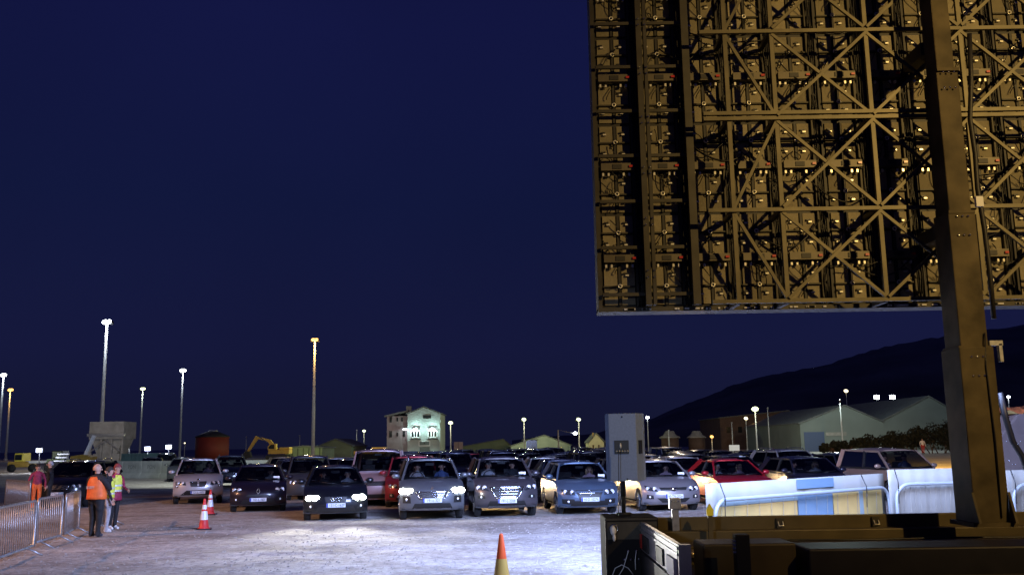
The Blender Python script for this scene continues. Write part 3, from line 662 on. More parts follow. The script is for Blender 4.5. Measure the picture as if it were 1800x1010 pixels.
def seated_mesh(top):
    sk = M['skin']; V = [Vector(p) for p in ((0, 0, 0), (0, .03, .22), (0, .05, .42), (0, .04, .54), (0, .03, .61), (0, .0, .68), (0, .0, .745), (0, .01, .80))]
    Rr = [(.15, .12), (.145, .115), (.16, .12), (.09, .08), .05, (.060, .072), (.076, .090), (.060, .072)]
    E = [(0, 1, top), (1, 2, top), (2, 3, top), (3, 4, sk), (4, 5, sk), (5, 6, sk), (6, 7, sk)]
    for s in (1, -1):
        i = len(V); V.extend([Vector((s*.17, .04, .50)), Vector((s*.25, -.03, .26)), Vector((s*.16, -.28, .24)), Vector((s*.11, -.02, -.02)), Vector((s*.14, -.42, .06)), Vector((s*.14, -.52, -.32))])
        Rr.extend([.062, .046, .03, .09, .065, .045])
        E.extend([(3, i, top), (i, i+1, top), (i+1, i+2, top), (0, i+3, M['blackcloth']), (i+3, i+4, M['blackcloth']), (i+4, i+5, M['blackcloth'])])
        hand(V, E, Rr, i+2, V[i+2], (-.2*s, -1, .1), (-s, 0, .3), sk)
    bits = face_bits(V[6]-Vector((0, 0, .01)), 0)
    return skin_mesh('seated_person', V, E, Rr, None, 1, bits)
SEATED = [seated_mesh(M[x]) for x in ('blackcloth', 'blue_cloth', 'pink_cloth', 'greycloth')]
def hair_mesh(m, ln=0):
    q = MB(); rows = []
    for i in range(7):
        a = pi*.60*i/6; rows.append([(.093*sin(a)*cos(t), .015+.105*sin(a)*sin(t), .745+.012+.115*cos(a)+(.05*(i-3)/3 if (sin(t) < -.35 and i > 3) else 0)) for t in [2*pi*j/14 for j in range(14)]])
    q.grid(rows, m, True, None, True)
    if ln:
        for s in (-1, 1): q.tube([(s*.08, .03, .76), (s*.095, .03, .66), (s*.085, .02, .66-ln)], [.03, .035, .015], m, 6)
    return q.data('hair')
HAIR = [hair_mesh(M['hair_dark']), hair_mesh(M['hair_dark'], .12), hair_mesh(mat('fair_hair', (.30, .20, .10), .7), .1), hair_mesh(mat('grey_hair', (.3, .29, .28), .7))]

# ------------------------------------------------------------------ cars
TYPES = dict(
 hatch=dict(L=4.1, W=.88, clr=.20, nose=.72, hood=.90, cowl=(1.02, .98), rear=(3.95, 1.0), rf=(1.72, 1.42), rr=(3.55, 1.43), H=1.47, wr=.60, tail=1.0, w1=.78, w2=3.30, r=.31),
 suv=dict(L=4.45, W=.885, clr=.27, nose=.86, hood=1.03, cowl=(1.10, 1.10), rear=(4.3, 1.14), rf=(1.78, 1.60), rr=(3.95, 1.60), H=1.66, wr=.63, tail=1.14, w1=.86, w2=3.55, r=.35),
 sedan=dict(L=4.55, W=.89, clr=.18, nose=.68, hood=.88, cowl=(1.20, .96), rear=(3.85, 1.0), rf=(1.95, 1.40), rr=(3.15, 1.40), H=1.44, wr=.58, tail=1.0, w1=.86, w2=3.60, r=.32),
 mpv=dict(L=4.3, W=.90, clr=.20, nose=.80, hood=.96, cowl=(.85, 1.05), rear=(4.2, 1.05), rf=(1.65, 1.62), rr=(4.0, 1.66), H=1.70, wr=.68, tail=1.05, w1=.80, w2=3.45, r=.32),
 van=dict(L=4.8, W=.97, clr=.22, nose=.90, hood=1.08, cowl=(.75, 1.18), rear=(4.75, 1.15), rf=(1.45, 1.85), rr=(4.65, 1.88), H=1.95, wr=.78, tail=1.15, w1=.85, w2=3.8, r=.34))
class Shape:
    def __init__(s, T):
        s.__dict__.update(T); T = s
        n, h, c = T.nose, T.hood, T.clr
        pts = [(.22, c), (.08, c+.04), (.015, c+.14), (0, c+.26), (.01, n-.16), (.045, n-.06), (.12, n), (.24, n+(h-n)*.42), (.45, h-.02), (.75, h+.02), (T.cowl[0], T.cowl[1])]
        s.front = pts; k = len(pts)
        s.prof = pts+[(T.cowl[0]+.02, T.cowl[1]), (T.rear[0]-.02, T.rear[1]), (T.rear[0], T.rear[1]), (T.L-.03, T.tail-.06), (T.L, T.tail-.25), (T.L, c+.25), (T.L-.06, c+.08), (T.L-.25, c)]
        s.cF = .30; s.cR = .16
    def off(s, y, u):
        a = abs(u)
        return s.cF*a**3.2*max(0, 1-y/1.0) - s.cR*a**3.2*max(0, (y-(s.L-.6))/.6)
    def F(s, x, z):
        P = s.front; y = P[0][0]
        for (y0, z0), (y1, z1) in zip(P[:-1], P[1:]):
            if z0 <= z <= z1: y = y0+(y1-y0)*(z-z0)/max(1e-6, z1-z0); break
        return y+s.off(y, x/(s.W*.96))
    def pt(s, x, z, o=.01): return (x, s.F(x, z)-o, z)
    def patch(s, mb, q, m, o=.012, n=6, k=3):
        (a, b, c, d) = q; rows = []
        for i in range(k+1):
            t = i/k; rows.append([])
            for j in range(n+1):
                u = j/n; lx = a[0]+(b[0]-a[0])*u; lz = a[1]+(b[1]-a[1])*u; tx = d[0]+(c[0]-d[0])*u; tz = d[1]+(c[1]-d[1])*u
                x = lx+(tx-lx)*t; z = lz+(tz-lz)*t; rows[-1].append(s.pt(x, z, o))
        mb.grid(rows, m)
    def line(s, mb, pts, r, m, o=.015, n=5):
        P = []
        for (a, b) in zip(pts[:-1], pts[1:]):
            for j in range(n): t = j/n; P.append(s.pt(a[0]+(b[0]-a[0])*t, a[1]+(b[1]-a[1])*t, o))
        P.append(s.pt(pts[-1][0], pts[-1][1], o)); mb.tube(P, r, m, 6)
def car_body(s):
    q = MB(); us = [-1, -.92, -.8, -.6, -.35, 0, .35, .6, .8, .92, 1]; rows = []; W = s.W*.965
    for i, (y, z) in enumerate(s.prof):
        row = []
        for u in us:
            a = abs(u); top = max(0, (z-s.clr-.3)/.6); row.append((W*u, y+s.off(y, u), z-.055*a**5*min(1, top)+.02*(1-a*a)*min(1, top)*(1 if .1 < y < s.cowl[0]-.05 else .3)))
        rows.append(row)
    ic = 11
    q.grid(rows[:ic], M['paint']); q.grid(rows[ic-1:ic+2], M['interior'], False); q.grid(rows[ic+1:], M['paint'])
    # sides with wheel arches
    for sg in (-1, 1):
        edge = [rows[i][0 if sg < 0 else -1] for i in range(len(rows))]
        out = [(p[1], p[2]) for p in edge]
        bot = []
        for cy in (s.w2, s.w1):
            ra = s.r+.055
            for j in range(11):
                t = pi*j/10; yy = cy+ra*cos(t); zz = s.r+ra*sin(t)
                if zz > s.clr: bot.append((yy, zz))
        bot = [(s.L-.25 if False else s.prof[-1][0], s.clr)]+bot
        cen = (s.L/2, (s.clr+s.tail)/2)
        ring1 = out+bot[1:]
        def inset(p, d):
            v = Vector((cen[0]-p[0], (cen[1]-p[1])*2.4)); v.normalize(); return (p[0]+v.x*d, p[1]+v.y*d)
        ring2 = [inset(p, .03) for p in out]+bot[1:]
        n = len(ring1); vs = [(sg*W, a, b) for a, b in ring1]+[(sg*s.W, a, b) for a, b in ring2]
        q.add(vs, [(i, (i+1) % n, n+(i+1) % n, n+i) for i in range(n)], M['paint'], True)
        q.add([(sg*s.W, a, b) for a, b in ring2], [tuple(range(n))], M['paint'], False)
    q.bbox(-W+.02, W-.02, .25, s.L-.25, s.clr+.02, s.clr+.05, M['black'])
    for cy in (s.w1, s.w2):
        for sg in (-1, 1): q.bbox(sg*(W-.26) if sg > 0 else -W+.0, sg*(W-.0) if sg > 0 else -(W-.26), cy-s.r-.05, cy+s.r+.05, s.clr+.05, s.r*2+.08, M['interior']) if False else None
    return q
def greenhouse(s, rails=False):
    wb = s.W*.90; wr = s.wr; cy, cz = s.cowl; ry, rz_ = s.rear; fy, fz = s.rf; qy, qz = s.rr
    rf = MB(); rows = []
    for i in range(9):
        t = i/8; y = fy+(qy-fy)*t; zc = fz+(qz-fz)*t+.05*sin(pi*min(1, t*1.0+.08))*1.0
        rows.append([((wr+.01)*u, y-(.07*(1-u*u) if i == 0 else 0)+(.04*(1-u*u) if i == 8 else 0), zc-.07*abs(u)**3+(.015 if abs(u) < .9 else 0)) for u in (-1, -.9, -.7, -.35, 0, .35, .7, .9, 1)])
    rf.grid(rows, M['paint']); lo = [[(p[0], p[1], p[2]-.045) for p in r] for r in rows]; rf.grid(lo, M['interior'])
    for a, b in ((rows[0], lo[0]), (rows[-1], lo[-1]), ([r[0] for r in rows], [r[0] for r in lo]), ([r[-1] for r in rows], [r[-1] for r in lo])): rf.grid([a, b], M['paint'], False)
    def zr(y): t = (y-fy)/(qy-fy); return fz+(qz-fz)*t-.03
    for sg in (-1, 1):
        B = lambda p: (sg*p[0], p[1], p[2])
        rf.beam(B((wb, cy-.02, cz-.02)), B((wr, fy, fz-.03)), .055, .05, M['paint'], (0, 0, 1))
        rf.beam(B((wb, ry, rz_-.02)), B((wr, qy, qz-.03)), .10, .16, M['paint'], (0, 0, 1))
        rf.beam(B((wr+.0, fy-.02, fz-.03)), B((wr+.0, qy+.02, qz-.03)), .05, .05, M['paint'])
        m1 = cy+(ry-cy)*.48; rf.beam(B((wb+.005, m1, (cz+rz_)/2-.02)), B((wr+.005, m1+.05, zr(m1+.05))), .05, .09, M['black'])
        rf.beam(B((wb, cy, cz-.01)), B((wb, ry, rz_-.01)), .05, .04, M['black'])
        if rails: rf.tube([B((wr-.03, fy+.25, fz+.02)), B((wr-.03, fy+.35, fz+.10)), B((wr-.03, qy-.3, qz+.10)), B((wr-.03, qy-.2, qz+.02))], .018, M['chrome'], 6)
    return rf
def build_car(kind, style=None, parts_full=True, rails=False):
    s = Shape(TYPES[kind]); P = []   # list of (name, meshdata, [children])
    def add(name, mb, loc=(0, 0, 0), ch=()): P.append((name, mb.data(name), loc, ch))
    add('body', car_body(s)); add('roof', greenhouse(s, rails))
    wb = s.W*.90; wr = s.wr; cy, cz = s.cowl; ry, rz_ = s.rear; fy, fz = s.rf; qy, qz = s.rr
    g_ = MB(); rows = []
    for i in range(6):
        t = i/5; rows.append([((wb+(wr-wb)*t-.02)*u, cy+(fy-cy)*t-.09*(1-u*u), cz+(fz-.02-cz)*t) for u in (-1, -.6, -.2, .2, .6, 1)])
    g_.grid(rows, M['glass']); wch = []
    wp = MB()
    for sx_ in (-1, 1): wp.tube([(sx_*.08+.1, cy-.10, cz+.005), (sx_*.08+.1+.45*(1 if sx_ > 0 else -1)*.9, cy-.02, cz+.05)], .009, M['black'], 5)
    wch.append(('wiper', wp.data('wiper'), (0, 0, 0), ()))
    mr = MB().box((0, fy-.02, fz-.12), (.24, .03, .07), M['black']); wch.append(('interior_mirror', mr.data('interior_mirror'), (0, 0, 0), ()))
    P.append(('windscreen', g_.data('windscreen'), (0, 0, 0), wch))
    g_ = MB(); g_.grid([[((wb+(wr-wb)*t-.02)*u, ry+(qy-ry)*t, rz_+(qz-.03-rz_)*t) for u in (-1, 0, 1)] for t in (0, .5, 1)], M['glass_dark']); add('rear_window', g_)
    for sg in (-1, 1):
        g_ = MB(); g_.add([(sg*wb, cy+.05, cz), (sg*wb, ry-.05, rz_), (sg*(wr+.005), qy-.05, qz-.05), (sg*(wr+.005), fy+.05, fz-.05)], [(0, 1, 2, 3)], M['glass_dark']); add('side_window', g_)
        mm = MB(); mm.ball((sg*(s.W+.10), cy+.32, cz+.07), (.12, .07, .075), M['paint'], 10, 8); mm.beam((sg*(wb), cy+.3, cz+.02), (sg*(s.W+.05), cy+.32, cz+.04), .04, .04, M['black']); add('wing_mirror', mm)
    for cyl in (s.w1, s.w2):
        for sg in (-1, 1):
            ty = MB(); x1 = sg*(s.W-.20); x2 = sg*(s.W-.01)
            ty.tube([(x1, cyl, s.r), (x1+sg*.02, cyl, s.r), (x2-sg*.02, cyl, s.r), (x2, cyl, s.r)], [s.r*.9, s.r, s.r, s.r*.92], M['rubber'], 24)
            rm = MB(); rm.disc((x2+sg*.004, cyl, s.r), (1, 0, 0), s.r*.62, .02, M['rim'], 20)
            for k in range(5): a = 2*pi*k/5+.3; rm.beam((x2+sg*.018, cyl, s.r), (x2+sg*.018, cyl+s.r*.55*cos(a), s.r+s.r*.55*sin(a)), .05, .015, M['chrome'], (1, 0, 0))
            P.append(('wheel', ty.data('wheel'), (0, 0, 0), (('rim', rm.data('rim'), (0, 0, 0), ()),)))
    if parts_full:
        for sx_ in (-.36, .36):
            st = MB(); st.bbox(sx_-.22, sx_+.22, cy+1.28, cy+1.42, cz-.35, cz+.18, M['interior']); st.bbox(sx_-.12, sx_+.12, cy+1.30, cy+1.38, cz+.2, cz+.34, M['interior']); add('seat', st)
        sw = MB().ring((-.36, cy+.52, cz+.0), (0, 1, .4), .18, .014, M['black'], 20, 5); add('steering_wheel', sw)
        ds = MB().prism([(cy+.05, cz-.02), (cy+.2, cz+.04), (cy+.45, cz+.03), (cy+.5, cz-.05)], -wb+.05, wb-.05, M['interior'], 'x'); add('dashboard', ds)
    st = style or {}
    n = s.nose
    # headlights
    hl = st.get('hl', [(.46, n-.17), (.78, n-.13), (.80, n-.02), (.52, n-.06)])
    for sg in (-1, 1):
        qd = [(sg*a, b) for a, b in hl]; h_ = MB(); s.patch(h_, qd, M['lens'] if not st.get('lit') else M['lens'], .012, 6, 3)
        cx = sum(a for a, b in hl)/4; czz = sum(b for a, b in hl)/4; ch = []
        for dx in st.get('bulbs', (-.08, .08)):
            p = s.pt(sg*(cx+dx), czz, .0); bb = MB(); rr_ = .056
            if st.get('lit'): bb.ball((0, -.01, 0), (.115, .04, .078), M['lit'], 14, 10)
            else: bb.ring((0, -.015, 0), (0, 1, 0), rr_, .008, M['bulb'], 14, 5); bb.ball((0, 0, 0), (rr_*.8, .02, rr_*.8), M['bulb'], 10, 6)
            ch.append(('reflector', bb.data('reflector'), p, ()))
        P.append(('headlight', h_.data('headlight'), (0, 0, 0), ch))
    # lower intake and grille
    gz = st.get('grille', [(-.40, n-.20), (.40, n-.20), (.44, n-.05), (-.44, n-.05)])
    gr = MB(); s.patch(gr, gz, M['black'], .014, 8, 3); gch = []
    nb = st.get('bars', 3); bm_ = M['chrome'] if st.get('chrome', True) else M['black']; gb = MB()
    for k in range(nb):
        t = (k+.5)/nb if nb > 1 else .5
        a = (gz[0][0]+(gz[3][0]-gz[0][0])*t, gz[0][1]+(gz[3][1]-gz[0][1])*t); b = (gz[1][0]+(gz[2][0]-gz[1][0])*t, gz[1][1]+(gz[2][1]-gz[1][1])*t)
        s.line(gb, [a, b], .010, bm_, .022, 8)
    if st.get('frame'): s.line(gb, [gz[0], gz[1], gz[2], gz[3], gz[0]], .014, M['chrome'], .02, 6)
    if st.get('kidney'): s.patch(gb, [(-.03, .655), (.03, .655), (.03, .835), (-.03, .835)], M['paint'], .022, 2, 2)
    if nb or st.get('frame'): gch.append(('grille_bars', gb.data('grille_bars'), (0, 0, 0), ()))
    P.append(('grille', gr.data('grille'), (0, 0, 0), gch))
    lo = st.get('lower', [(-.55, s.clr+.06), (.55, s.clr+.06), (.48, s.clr+.20), (-.48, s.clr+.20)])
    li = MB(); s.patch(li, lo, M['black'], .013, 8, 2); add('lower_intake', li)
    if st.get('skid'): sk = MB(); s.patch(sk, [(-.52, s.clr+.02), (.52, s.clr+.02), (.50, s.clr+.07), (-.50, s.clr+.07)], M['galv'], .02, 8, 1); add('skid_plate', sk)
    fq = st.get('fog', [(.58, s.clr+.14), (.76, s.clr+.14), (.76, s.clr+.27), (.62, s.clr+.27)])
    for sg in (-1, 1):
        f_ = MB(); s.patch(f_, [(sg*a, b) for a, b in fq], M['black'], .013, 4, 2)
        cx = sum(a for a, b in fq)/4; czz = sum(b for a, b in fq)/4; fb = MB().ball((0, 0, 0), (.035, .02, .035), M['bulb'], 10, 6)
        P.append(('fog_lamp', f_.data('fog_lamp'), (0, 0, 0), (('reflector', fb.data('reflector'), s.pt(sg*cx, czz, .01), ()),)))
    em = st.get('emblem')
    if em:
        q = MB(); ez = st.get('ez', n-.03); y = lambda x: s.pt(x, ez, .03)
        if em == 'rings':
            for k in range(4): q.ring(y(-.105+.07*k), (0, 1, 0), .045, .006, M['chrome'], 14, 5)
        elif em == 'oval': q.disc(y(0), (0, 1, 0), .05, .02, M['chrome'], 16); q.v = [(v[0]*1.9, v[1], v[2]) if True else v for v in q.v]
        elif em == 'circle':
            q.ring(y(0), (0, 1, 0), .06, .008, M['chrome'], 16, 5)
            for a, b in (((-.03, .04), (0, -.005)), ((.03, .04), (0, -.005)), ((-.05, .02), (-.02, -.05)), ((.05, .02), (.02, -.05)), ((-.02, -.05), (0, -.01)), ((.02, -.05), (0, -.01))):
                c0 = y(0); q.beam((a[0], c0[1], ez+a[1]), (b[0], c0[1], ez+b[1]), .01, .01, M['chrome'], (0, 1, 0))
        elif em == 'diamond':
            c0 = y(0); d = [(0, .09), (.055, 0), (0, -.09), (-.055, 0)]
            for a, b in zip(d, d[1:]+d[:1]): q.beam((a[0], c0[1], ez+a[1]), (b[0], c0[1], ez+b[1]), .02, .015, M['chrome'], (0, 1, 0))
        elif em == 'roundel': q.disc(y(0), (0, 1, 0), .045, .015, M['ink'], 16); q.ring(y(0), (0, 1, 0), .045, .006, M['chrome'], 16, 5)
        elif em == 'h':
            q.ring(y(0), (0, 1, 0), .05, .007, M['chrome'], 16, 5, sx_=1.5); c0 = y(0)
            for a, b in (((-.03, -.03), (-.02, .03)), ((.03, .03), (.02, -.03)), ((-.03, .0), (.03, .0))): q.beam((a[0], c0[1], ez+a[1]), (b[0], c0[1], ez+b[1]), .01, .01, M['chrome'], (0, 1, 0))
        elif em == 'lion':
            c0 = y(0); q.prism([(-.02, ez-.05), (.01, ez-.02), (.04, ez-.05), (.03, ez), (.045, ez+.04), (.01, ez+.02), (0, ez+.06), (-.03, ez+.04), (-.04, ez)], c0[1]-.01, c0[1]+.01, M['chrome'])
        add('emblem', q)
    if st.get('sticker'):
        q = MB(); u = -.72; t = .12; x = (wb+(wr-wb)*t)*u
        q.box((-x, cy+(fy-cy)*t-.09*(1-u*u)+.02, cz+(fz-cz)*t+.02), (.20, .005, .09), M['paper']); add('parking_slip', q)
    P.append(('__shape', s, None, None))
    return P
def place(P, name, loc, rz, label, cat='car', group=None, col=(.02, .02, .03), plate=None, pz=None, people=(), lit=False):
    root = empty(name, loc, rz, label, cat, group); s = P[-1][1]; root.scale = (1.04, 1.04, 1.04)
    def rec(lst, par):
        for (nm, me, lo, ch) in lst:
            if nm == '__shape': continue
            o = bpy.data.objects.new(nm, me); C.objects.link(o); o.location = lo; o.parent = par; o.color = (*col, 1)
            if nm == 'headlight' : o['lamp'] = 1
            rec(ch, o)
    rec(P, root)
    if plate:
        z = pz or s.clr+.24; q = MB(); q.box((0, 0, 0), (.52, .012, .112), M['plate']); q.box((-.235, -.004, 0), (.045, .012, .108), M['blueband'])
        o = q.build('number_plate', root, s.pt(0, z, .035)); text('lettering', plate, .105, M['ink'], (.025, -.011, -.004), (R(90), 0, 0), o, X=.82)
    if lit:
        for sg in (-1, 1):
            z = s.nose-.10; p = s.pt(sg*.62, z, .12)
            l = light('headlight_beam', 'SPOT', p, (1, .98, .88), lit, .05, None, 46, 1.0, root); l.rotation_euler = (R(78), 0, R(180+sg*3))
            l.rotation_euler = (Vector((sg*.04-.14, -1, .06))).to_track_quat('-Z', 'Y').to_euler()
    Rm = Matrix.Translation(loc) @ Matrix.Rotation(rz, 4, 'Z')
    for side, mi, hi, lab in people:
        x = -.36 if side == 'l' else .36
        p = Rm @ (Vector((x, s.cowl[0]+1.0, s.cowl[1]-.47+(s.H-1.47)*.35))*1.04)
        o = bpy.data.objects.new('person', SEATED[mi]); C.objects.link(o); o.location = p; o.rotation_euler = (0, 0, rz+R(random.uniform(-14, 14)))
        tag(o, lab.replace('driver', 'person on the right').replace('passenger', 'person on the left'), 'person', 'people sitting in the parked cars')
        h = bpy.data.objects.new('hair', HAIR[hi]); C.objects.link(h); h.parent = o
    return root

TH = R(16); rv = Vector((cos(TH), sin(TH), 0)); bv = Vector((-sin(TH), cos(TH), 0)); O0 = Vector((-.25, 27.7, 0))
def sty(**k): return k
AUDI = build_car('hatch', sty(lit=True, hl=[(.44, .56), (.78, .60), (.80, .70), (.50, .67)], grille=[(-.20, .30), (.20, .30), (.31, .66), (-.31, .66)], bars=0, emblem='rings', ez=.60, chrome=False))
PEUG = build_car('suv', sty(lit=True, hl=[(.54, .70), (.84, .80), (.84, .90), (.60, .80)], grille=[(-.34, .60), (.34, .60), (.46, .78), (-.46, .78)], bars=4, frame=True, emblem='lion', ez=.86, skid=True, fog=[(.58, .48), (.80, .48), (.80, .66), (.60, .66)], sticker=False), rails=True)
HYUN = build_car('suv', sty(hl=[(.48, .74), (.84, .80), (.86, .92), (.62, .86)], grille=[(-.30, .55), (.30, .55), (.48, .84), (-.48, .84)], bars=4, frame=True, emblem='h', ez=.76, skid=True, fog=[(.60, .54), (.80, .54), (.80, .62), (.62, .62)], sticker=True), rails=False)
VWCAR = build_car('hatch', sty(bulbs=(-.10, .08), hl=[(.42, .56), (.76, .58), (.78, .72), (.44, .70)], grille=[(-.26, .34), (.26, .34), (.40, .70), (-.40, .70)], bars=2, emblem='circle', ez=.63, fog=[(.42, .30), (.76, .32), (.78, .45), (.44, .45)], sticker=True))
FORD = build_car('hatch', sty(bulbs=(-.09, .09), hl=[(.46, .58), (.76, .62), (.80, .76), (.52, .68)], grille=[(-.38, .62), (.38, .62), (.42, .70), (-.42, .70)], bars=0, emblem='oval', ez=.655, lower=[(-.34, .27), (.34, .27), (.50, .40), (-.50, .40)], fog=[(.58, .38), (.78, .38), (.76, .50), (.60, .48)], sticker=True))
RENO = build_car('hatch', sty(hl=[(.52, .60), (.80, .68), (.76, .80), (.60, .72)], grille=[(-.40, .50), (.40, .50), (.30, .56), (-.30, .56)], bars=0, emblem='diamond', ez=.66, sticker=True))
BIMMER = build_car('suv', sty(hl=[(.42, .70), (.80, .72), (.80, .84), (.46, .83)], grille=[(-.26, .66), (.26, .66), (.29, .83), (-.29, .83)], bars=0, frame=True, kidney=True, emblem='roundel', ez=.89, lower=[(-.62, .34), (.62, .34), (.40, .52), (-.40, .52)], fog=[(.70, .62), (.80, .62), (.80, .70), (.70, .70)]))
PLAIN = {k: build_car(k, sty(chrome=(k != 'sedan')), True, rails=(k == 'suv')) for k in ('hatch', 'suv', 'sedan', 'mpv', 'van')}
LEAN = {k: [p for p in PLAIN[k] if p[0] not in ('steering_wheel', 'dashboard', 'lower_intake', 'fog_lamp')] for k in PLAIN}
FG = 'cars parked in the front row facing the screen'
def row1(k, extra=0): return O0 + rv*(2.5*k+.18+extra)
YAW = TH-R(10)
place(AUDI, 'hatchback', gnd(590, 916), YAW+R(5.5), 'black hatchback with four ringed badge and both headlights shining, foremost car', group=FG, col=(.010, .012, .018), plate='131-C-1629', pz=.44, lit=2700,
      people=(('l', 0, 0, 'passenger with dark hair in the black hatchback with shining headlights'), ('r', 3, 3, 'driver with grey hair in the black hatchback with shining headlights')))
place(PEUG, 'suv', row1(-1, .15), YAW+R(1.5), 'silver-grey SUV with chrome framed slatted grille and shining headlights', group=FG, col=(.13, .14, .16), plate='191-L-321', pz=.55, lit=1500,
      people=(('l', 3, 1, 'passenger in the silver-grey SUV with shining headlights'), ('r', 1, 0, 'driver in blue in the silver-grey SUV with shining headlights')))
place(HYUN, 'suv', row1(0, -.16), YAW, 'brown-grey SUV with chrome grille bars and unlit headlights in the front row', group=FG, col=(.085, .075, .085), plate='191-L-2208', pz=.47,
      people=(('l', 3, 3, 'passenger with grey hair in the brown-grey SUV'), ('r', 0, 0, 'driver in dark top in the brown-grey SUV')))
place(VWCAR, 'hatchback', row1(1, -.12), YAW, 'blue-grey hatchback with round badge and twin round headlamps left of the loudspeaker', group=FG, col=(.09, .13, .20), plate='10-D-10276', pz=.44,
      people=(('r', 2, 2, 'driver with fair hair in the blue-grey hatchback left of the loudspeaker'),))
place(FORD, 'hatchback', row1(2, .10), YAW+R(1), 'silver hatchback with oval badge and wide lower grille right of the loudspeaker', group=FG, col=(.24, .23, .25), plate='10-TN-2026', pz=.45,
      people=(('r', 2, 1, 'driver with dark hair in the silver hatchback right of the loudspeaker'),))
place(PLAIN['sedan'], 'saloon_car', row1(3, .3), YAW, 'bright red car behind the left end of the white banner', group=FG, col=(.36, .012, .02), plate='06-KY-118',
      people=(('l', 3, 3, 'passenger with grey hair in the bright red car'), ('r', 2, 2, 'driver in a pink top in the bright red car')))
place(PLAIN['hatch'], 'hatchback', row1(4, .65), YAW, 'very dark car behind the middle of the white banner, right of the red car', group=FG, col=(.015, .015, .03),
      people=(('l', 0, 0, 'passenger in the very dark car'), ('r', 3, 2, 'driver with fair hair in the very dark car')))
place(PLAIN['mpv'], 'people_carrier', row1(5.2, 1.25), YAW+.04, 'peach-tinted people carrier at the right end of the front row', group=FG, col=(.40, .28, .22),
      people=(('l', 2, 1, 'passenger with dark hair in the peach-tinted people carrier'), ('r', 1, 0, 'driver in blue in the peach-tinted people carrier')))
FB = 'cars parked at the left of the car park'
place(RENO, 'hatchback', gnd(453, 900), YAW+R(8), 'dark purple hatchback with diamond badge right of the two traffic cones', group=FB, col=(.018, .012, .022), plate='161-L-163', pz=.40,
      people=(('r', 3, 1, 'driver in the dark purple hatchback with diamond badge'),))
place(BIMMER, 'suv', gnd(347, 886), YAW+R(12), 'silver SUV with split kidney grille behind the traffic cones', group=FB, col=(.52, .50, .52), plate='131-L-1071', pz=.44,
      people=(('l', 1, 1, 'passenger with dark hair in the silver SUV behind the cones'), ('r', 2, 0, 'driver in a pink top in the silver SUV behind the cones')))
place(PLAIN['suv'], 'suv', gnd(97, 893), R(4), 'big black SUV behind the barriers, left of the people in hi-vis vests', group=FB, col=(.008, .008, .012), plate='12-TN-4118')
place(PLAIN['van'], 'van', row1(-1, -.45)+bv*7.2, YAW, 'tall pinkish-white van behind the silver-grey SUV with shining headlights', 'van', None, (.42, .30, .32))
place(PLAIN['mpv'], 'people_carrier', row1(-1, .75)+bv*5.9+Vector((-.15, 0, 0)), YAW, 'dark red people carrier squeezed behind the silver-grey SUV', 'car', None, (.30, .03, .04), people=(('l', 2, 1, 'passenger in a pink top in the dark red people carrier'),))
# rows behind
COL = [((.010, .011, .016), 'black'), ((.018, .022, .045), 'dark blue'), ((.035, .036, .04), 'dark grey'), ((.075, .08, .09), 'grey'), ((.28, .28, .30), 'silver'), ((.20, .012, .02), 'red'), ((.5, .5, .5), 'white'), ((.10, .07, .05), 'bronze')]
ORD = ['first', 'second', 'third', 'fourth', 'fifth', 'sixth', 'seventh', 'eighth', 'ninth', 'tenth', 'eleventh', 'twelfth', 'thirteenth', 'fourteenth', 'fifteenth', 'sixteenth', 'seventeenth', 'eighteenth', 'nineteenth', 'twentieth']
NAMES = dict(hatch=('hatchback', 'hatchback'), suv=('suv', 'SUV'), sedan=('saloon_car', 'saloon car'), mpv=('people_carrier', 'people carrier'), van=('van', 'van'))
def W2P(v):
    q = CM.inverted() @ v; return 900+FPX*q.x/-q.z, 505-FPX*q.y/-q.z
for i in range(1, 10):
    cells = []
    k0 = {1: -2, 2: -3, 3: -4, 4: -4}.get(i, -6 if i < 7 else -5); k1 = {1: 6, 2: 6, 3: 7}.get(i, 9)
    for k in range(k0, k1+1):
        if i == 1 and k in (-1, -2): continue
        if random.random() < (.10 if i > 2 else .0): continue
        p = row1(k+(.47 if i == 1 else 0))+bv*(6.0*i)+rv*random.uniform(-.12, .12)+bv*random.uniform(-.5, .5)
        px, _ = W2P(p+Vector((0, 0, 1)))
        if px < 215 or px > 1560: continue
        if px < 700 and i > 4: continue
        if px < 440: continue
        cells.append((p, px))
    for j, (p, px) in enumerate(cells):
        kd = random.choices(['hatch', 'suv', 'sedan', 'mpv'], [5, 3, 3, 2])[0]
        ci = random.choices(range(8), [8, 4, 5, 3, 2.5, .35, .6, 1.4])[0]; nm, word = NAMES[kd]
        lab = '%s %s, %s from the left in the %s row back' % (COL[ci][1], word, ORD[j], ORD[i])
        place(LEAN[kd], nm, p, YAW+R(random.uniform(-2, 2))+max(0, math.atan2(-p.x, p.y)-R(4))*.9, lab, 'car', 'cars in the rows behind the front row', COL[ci][0])
for px, py, kd, ci, lab in ((262, 838, 'sedan', 0, 'black car alone before the concrete wall, left of the silver SUV'), (288, 832, 'suv', 2, 'dark grey SUV right behind the lone black car by the concrete wall'),
                            (318, 846, 'hatch', 3, 'grey hatchback half hidden behind the left side of the silver SUV'), (405, 858, 'suv', 0, 'black SUV between the silver SUV and the dark purple hatchback'),
                            (497, 846, 'sedan', 7, 'bronze car close behind the dark purple hatchback'), (545, 868, 'hatch', 1, 'dark blue hatchback left of the black hatchback with shining headlights')):
    place(LEAN[kd] if ci != 7 else PLAIN[kd], NAMES[kd][0], gnd(px, py), YAW+R(11), lab, 'car', FB, COL[ci][0])
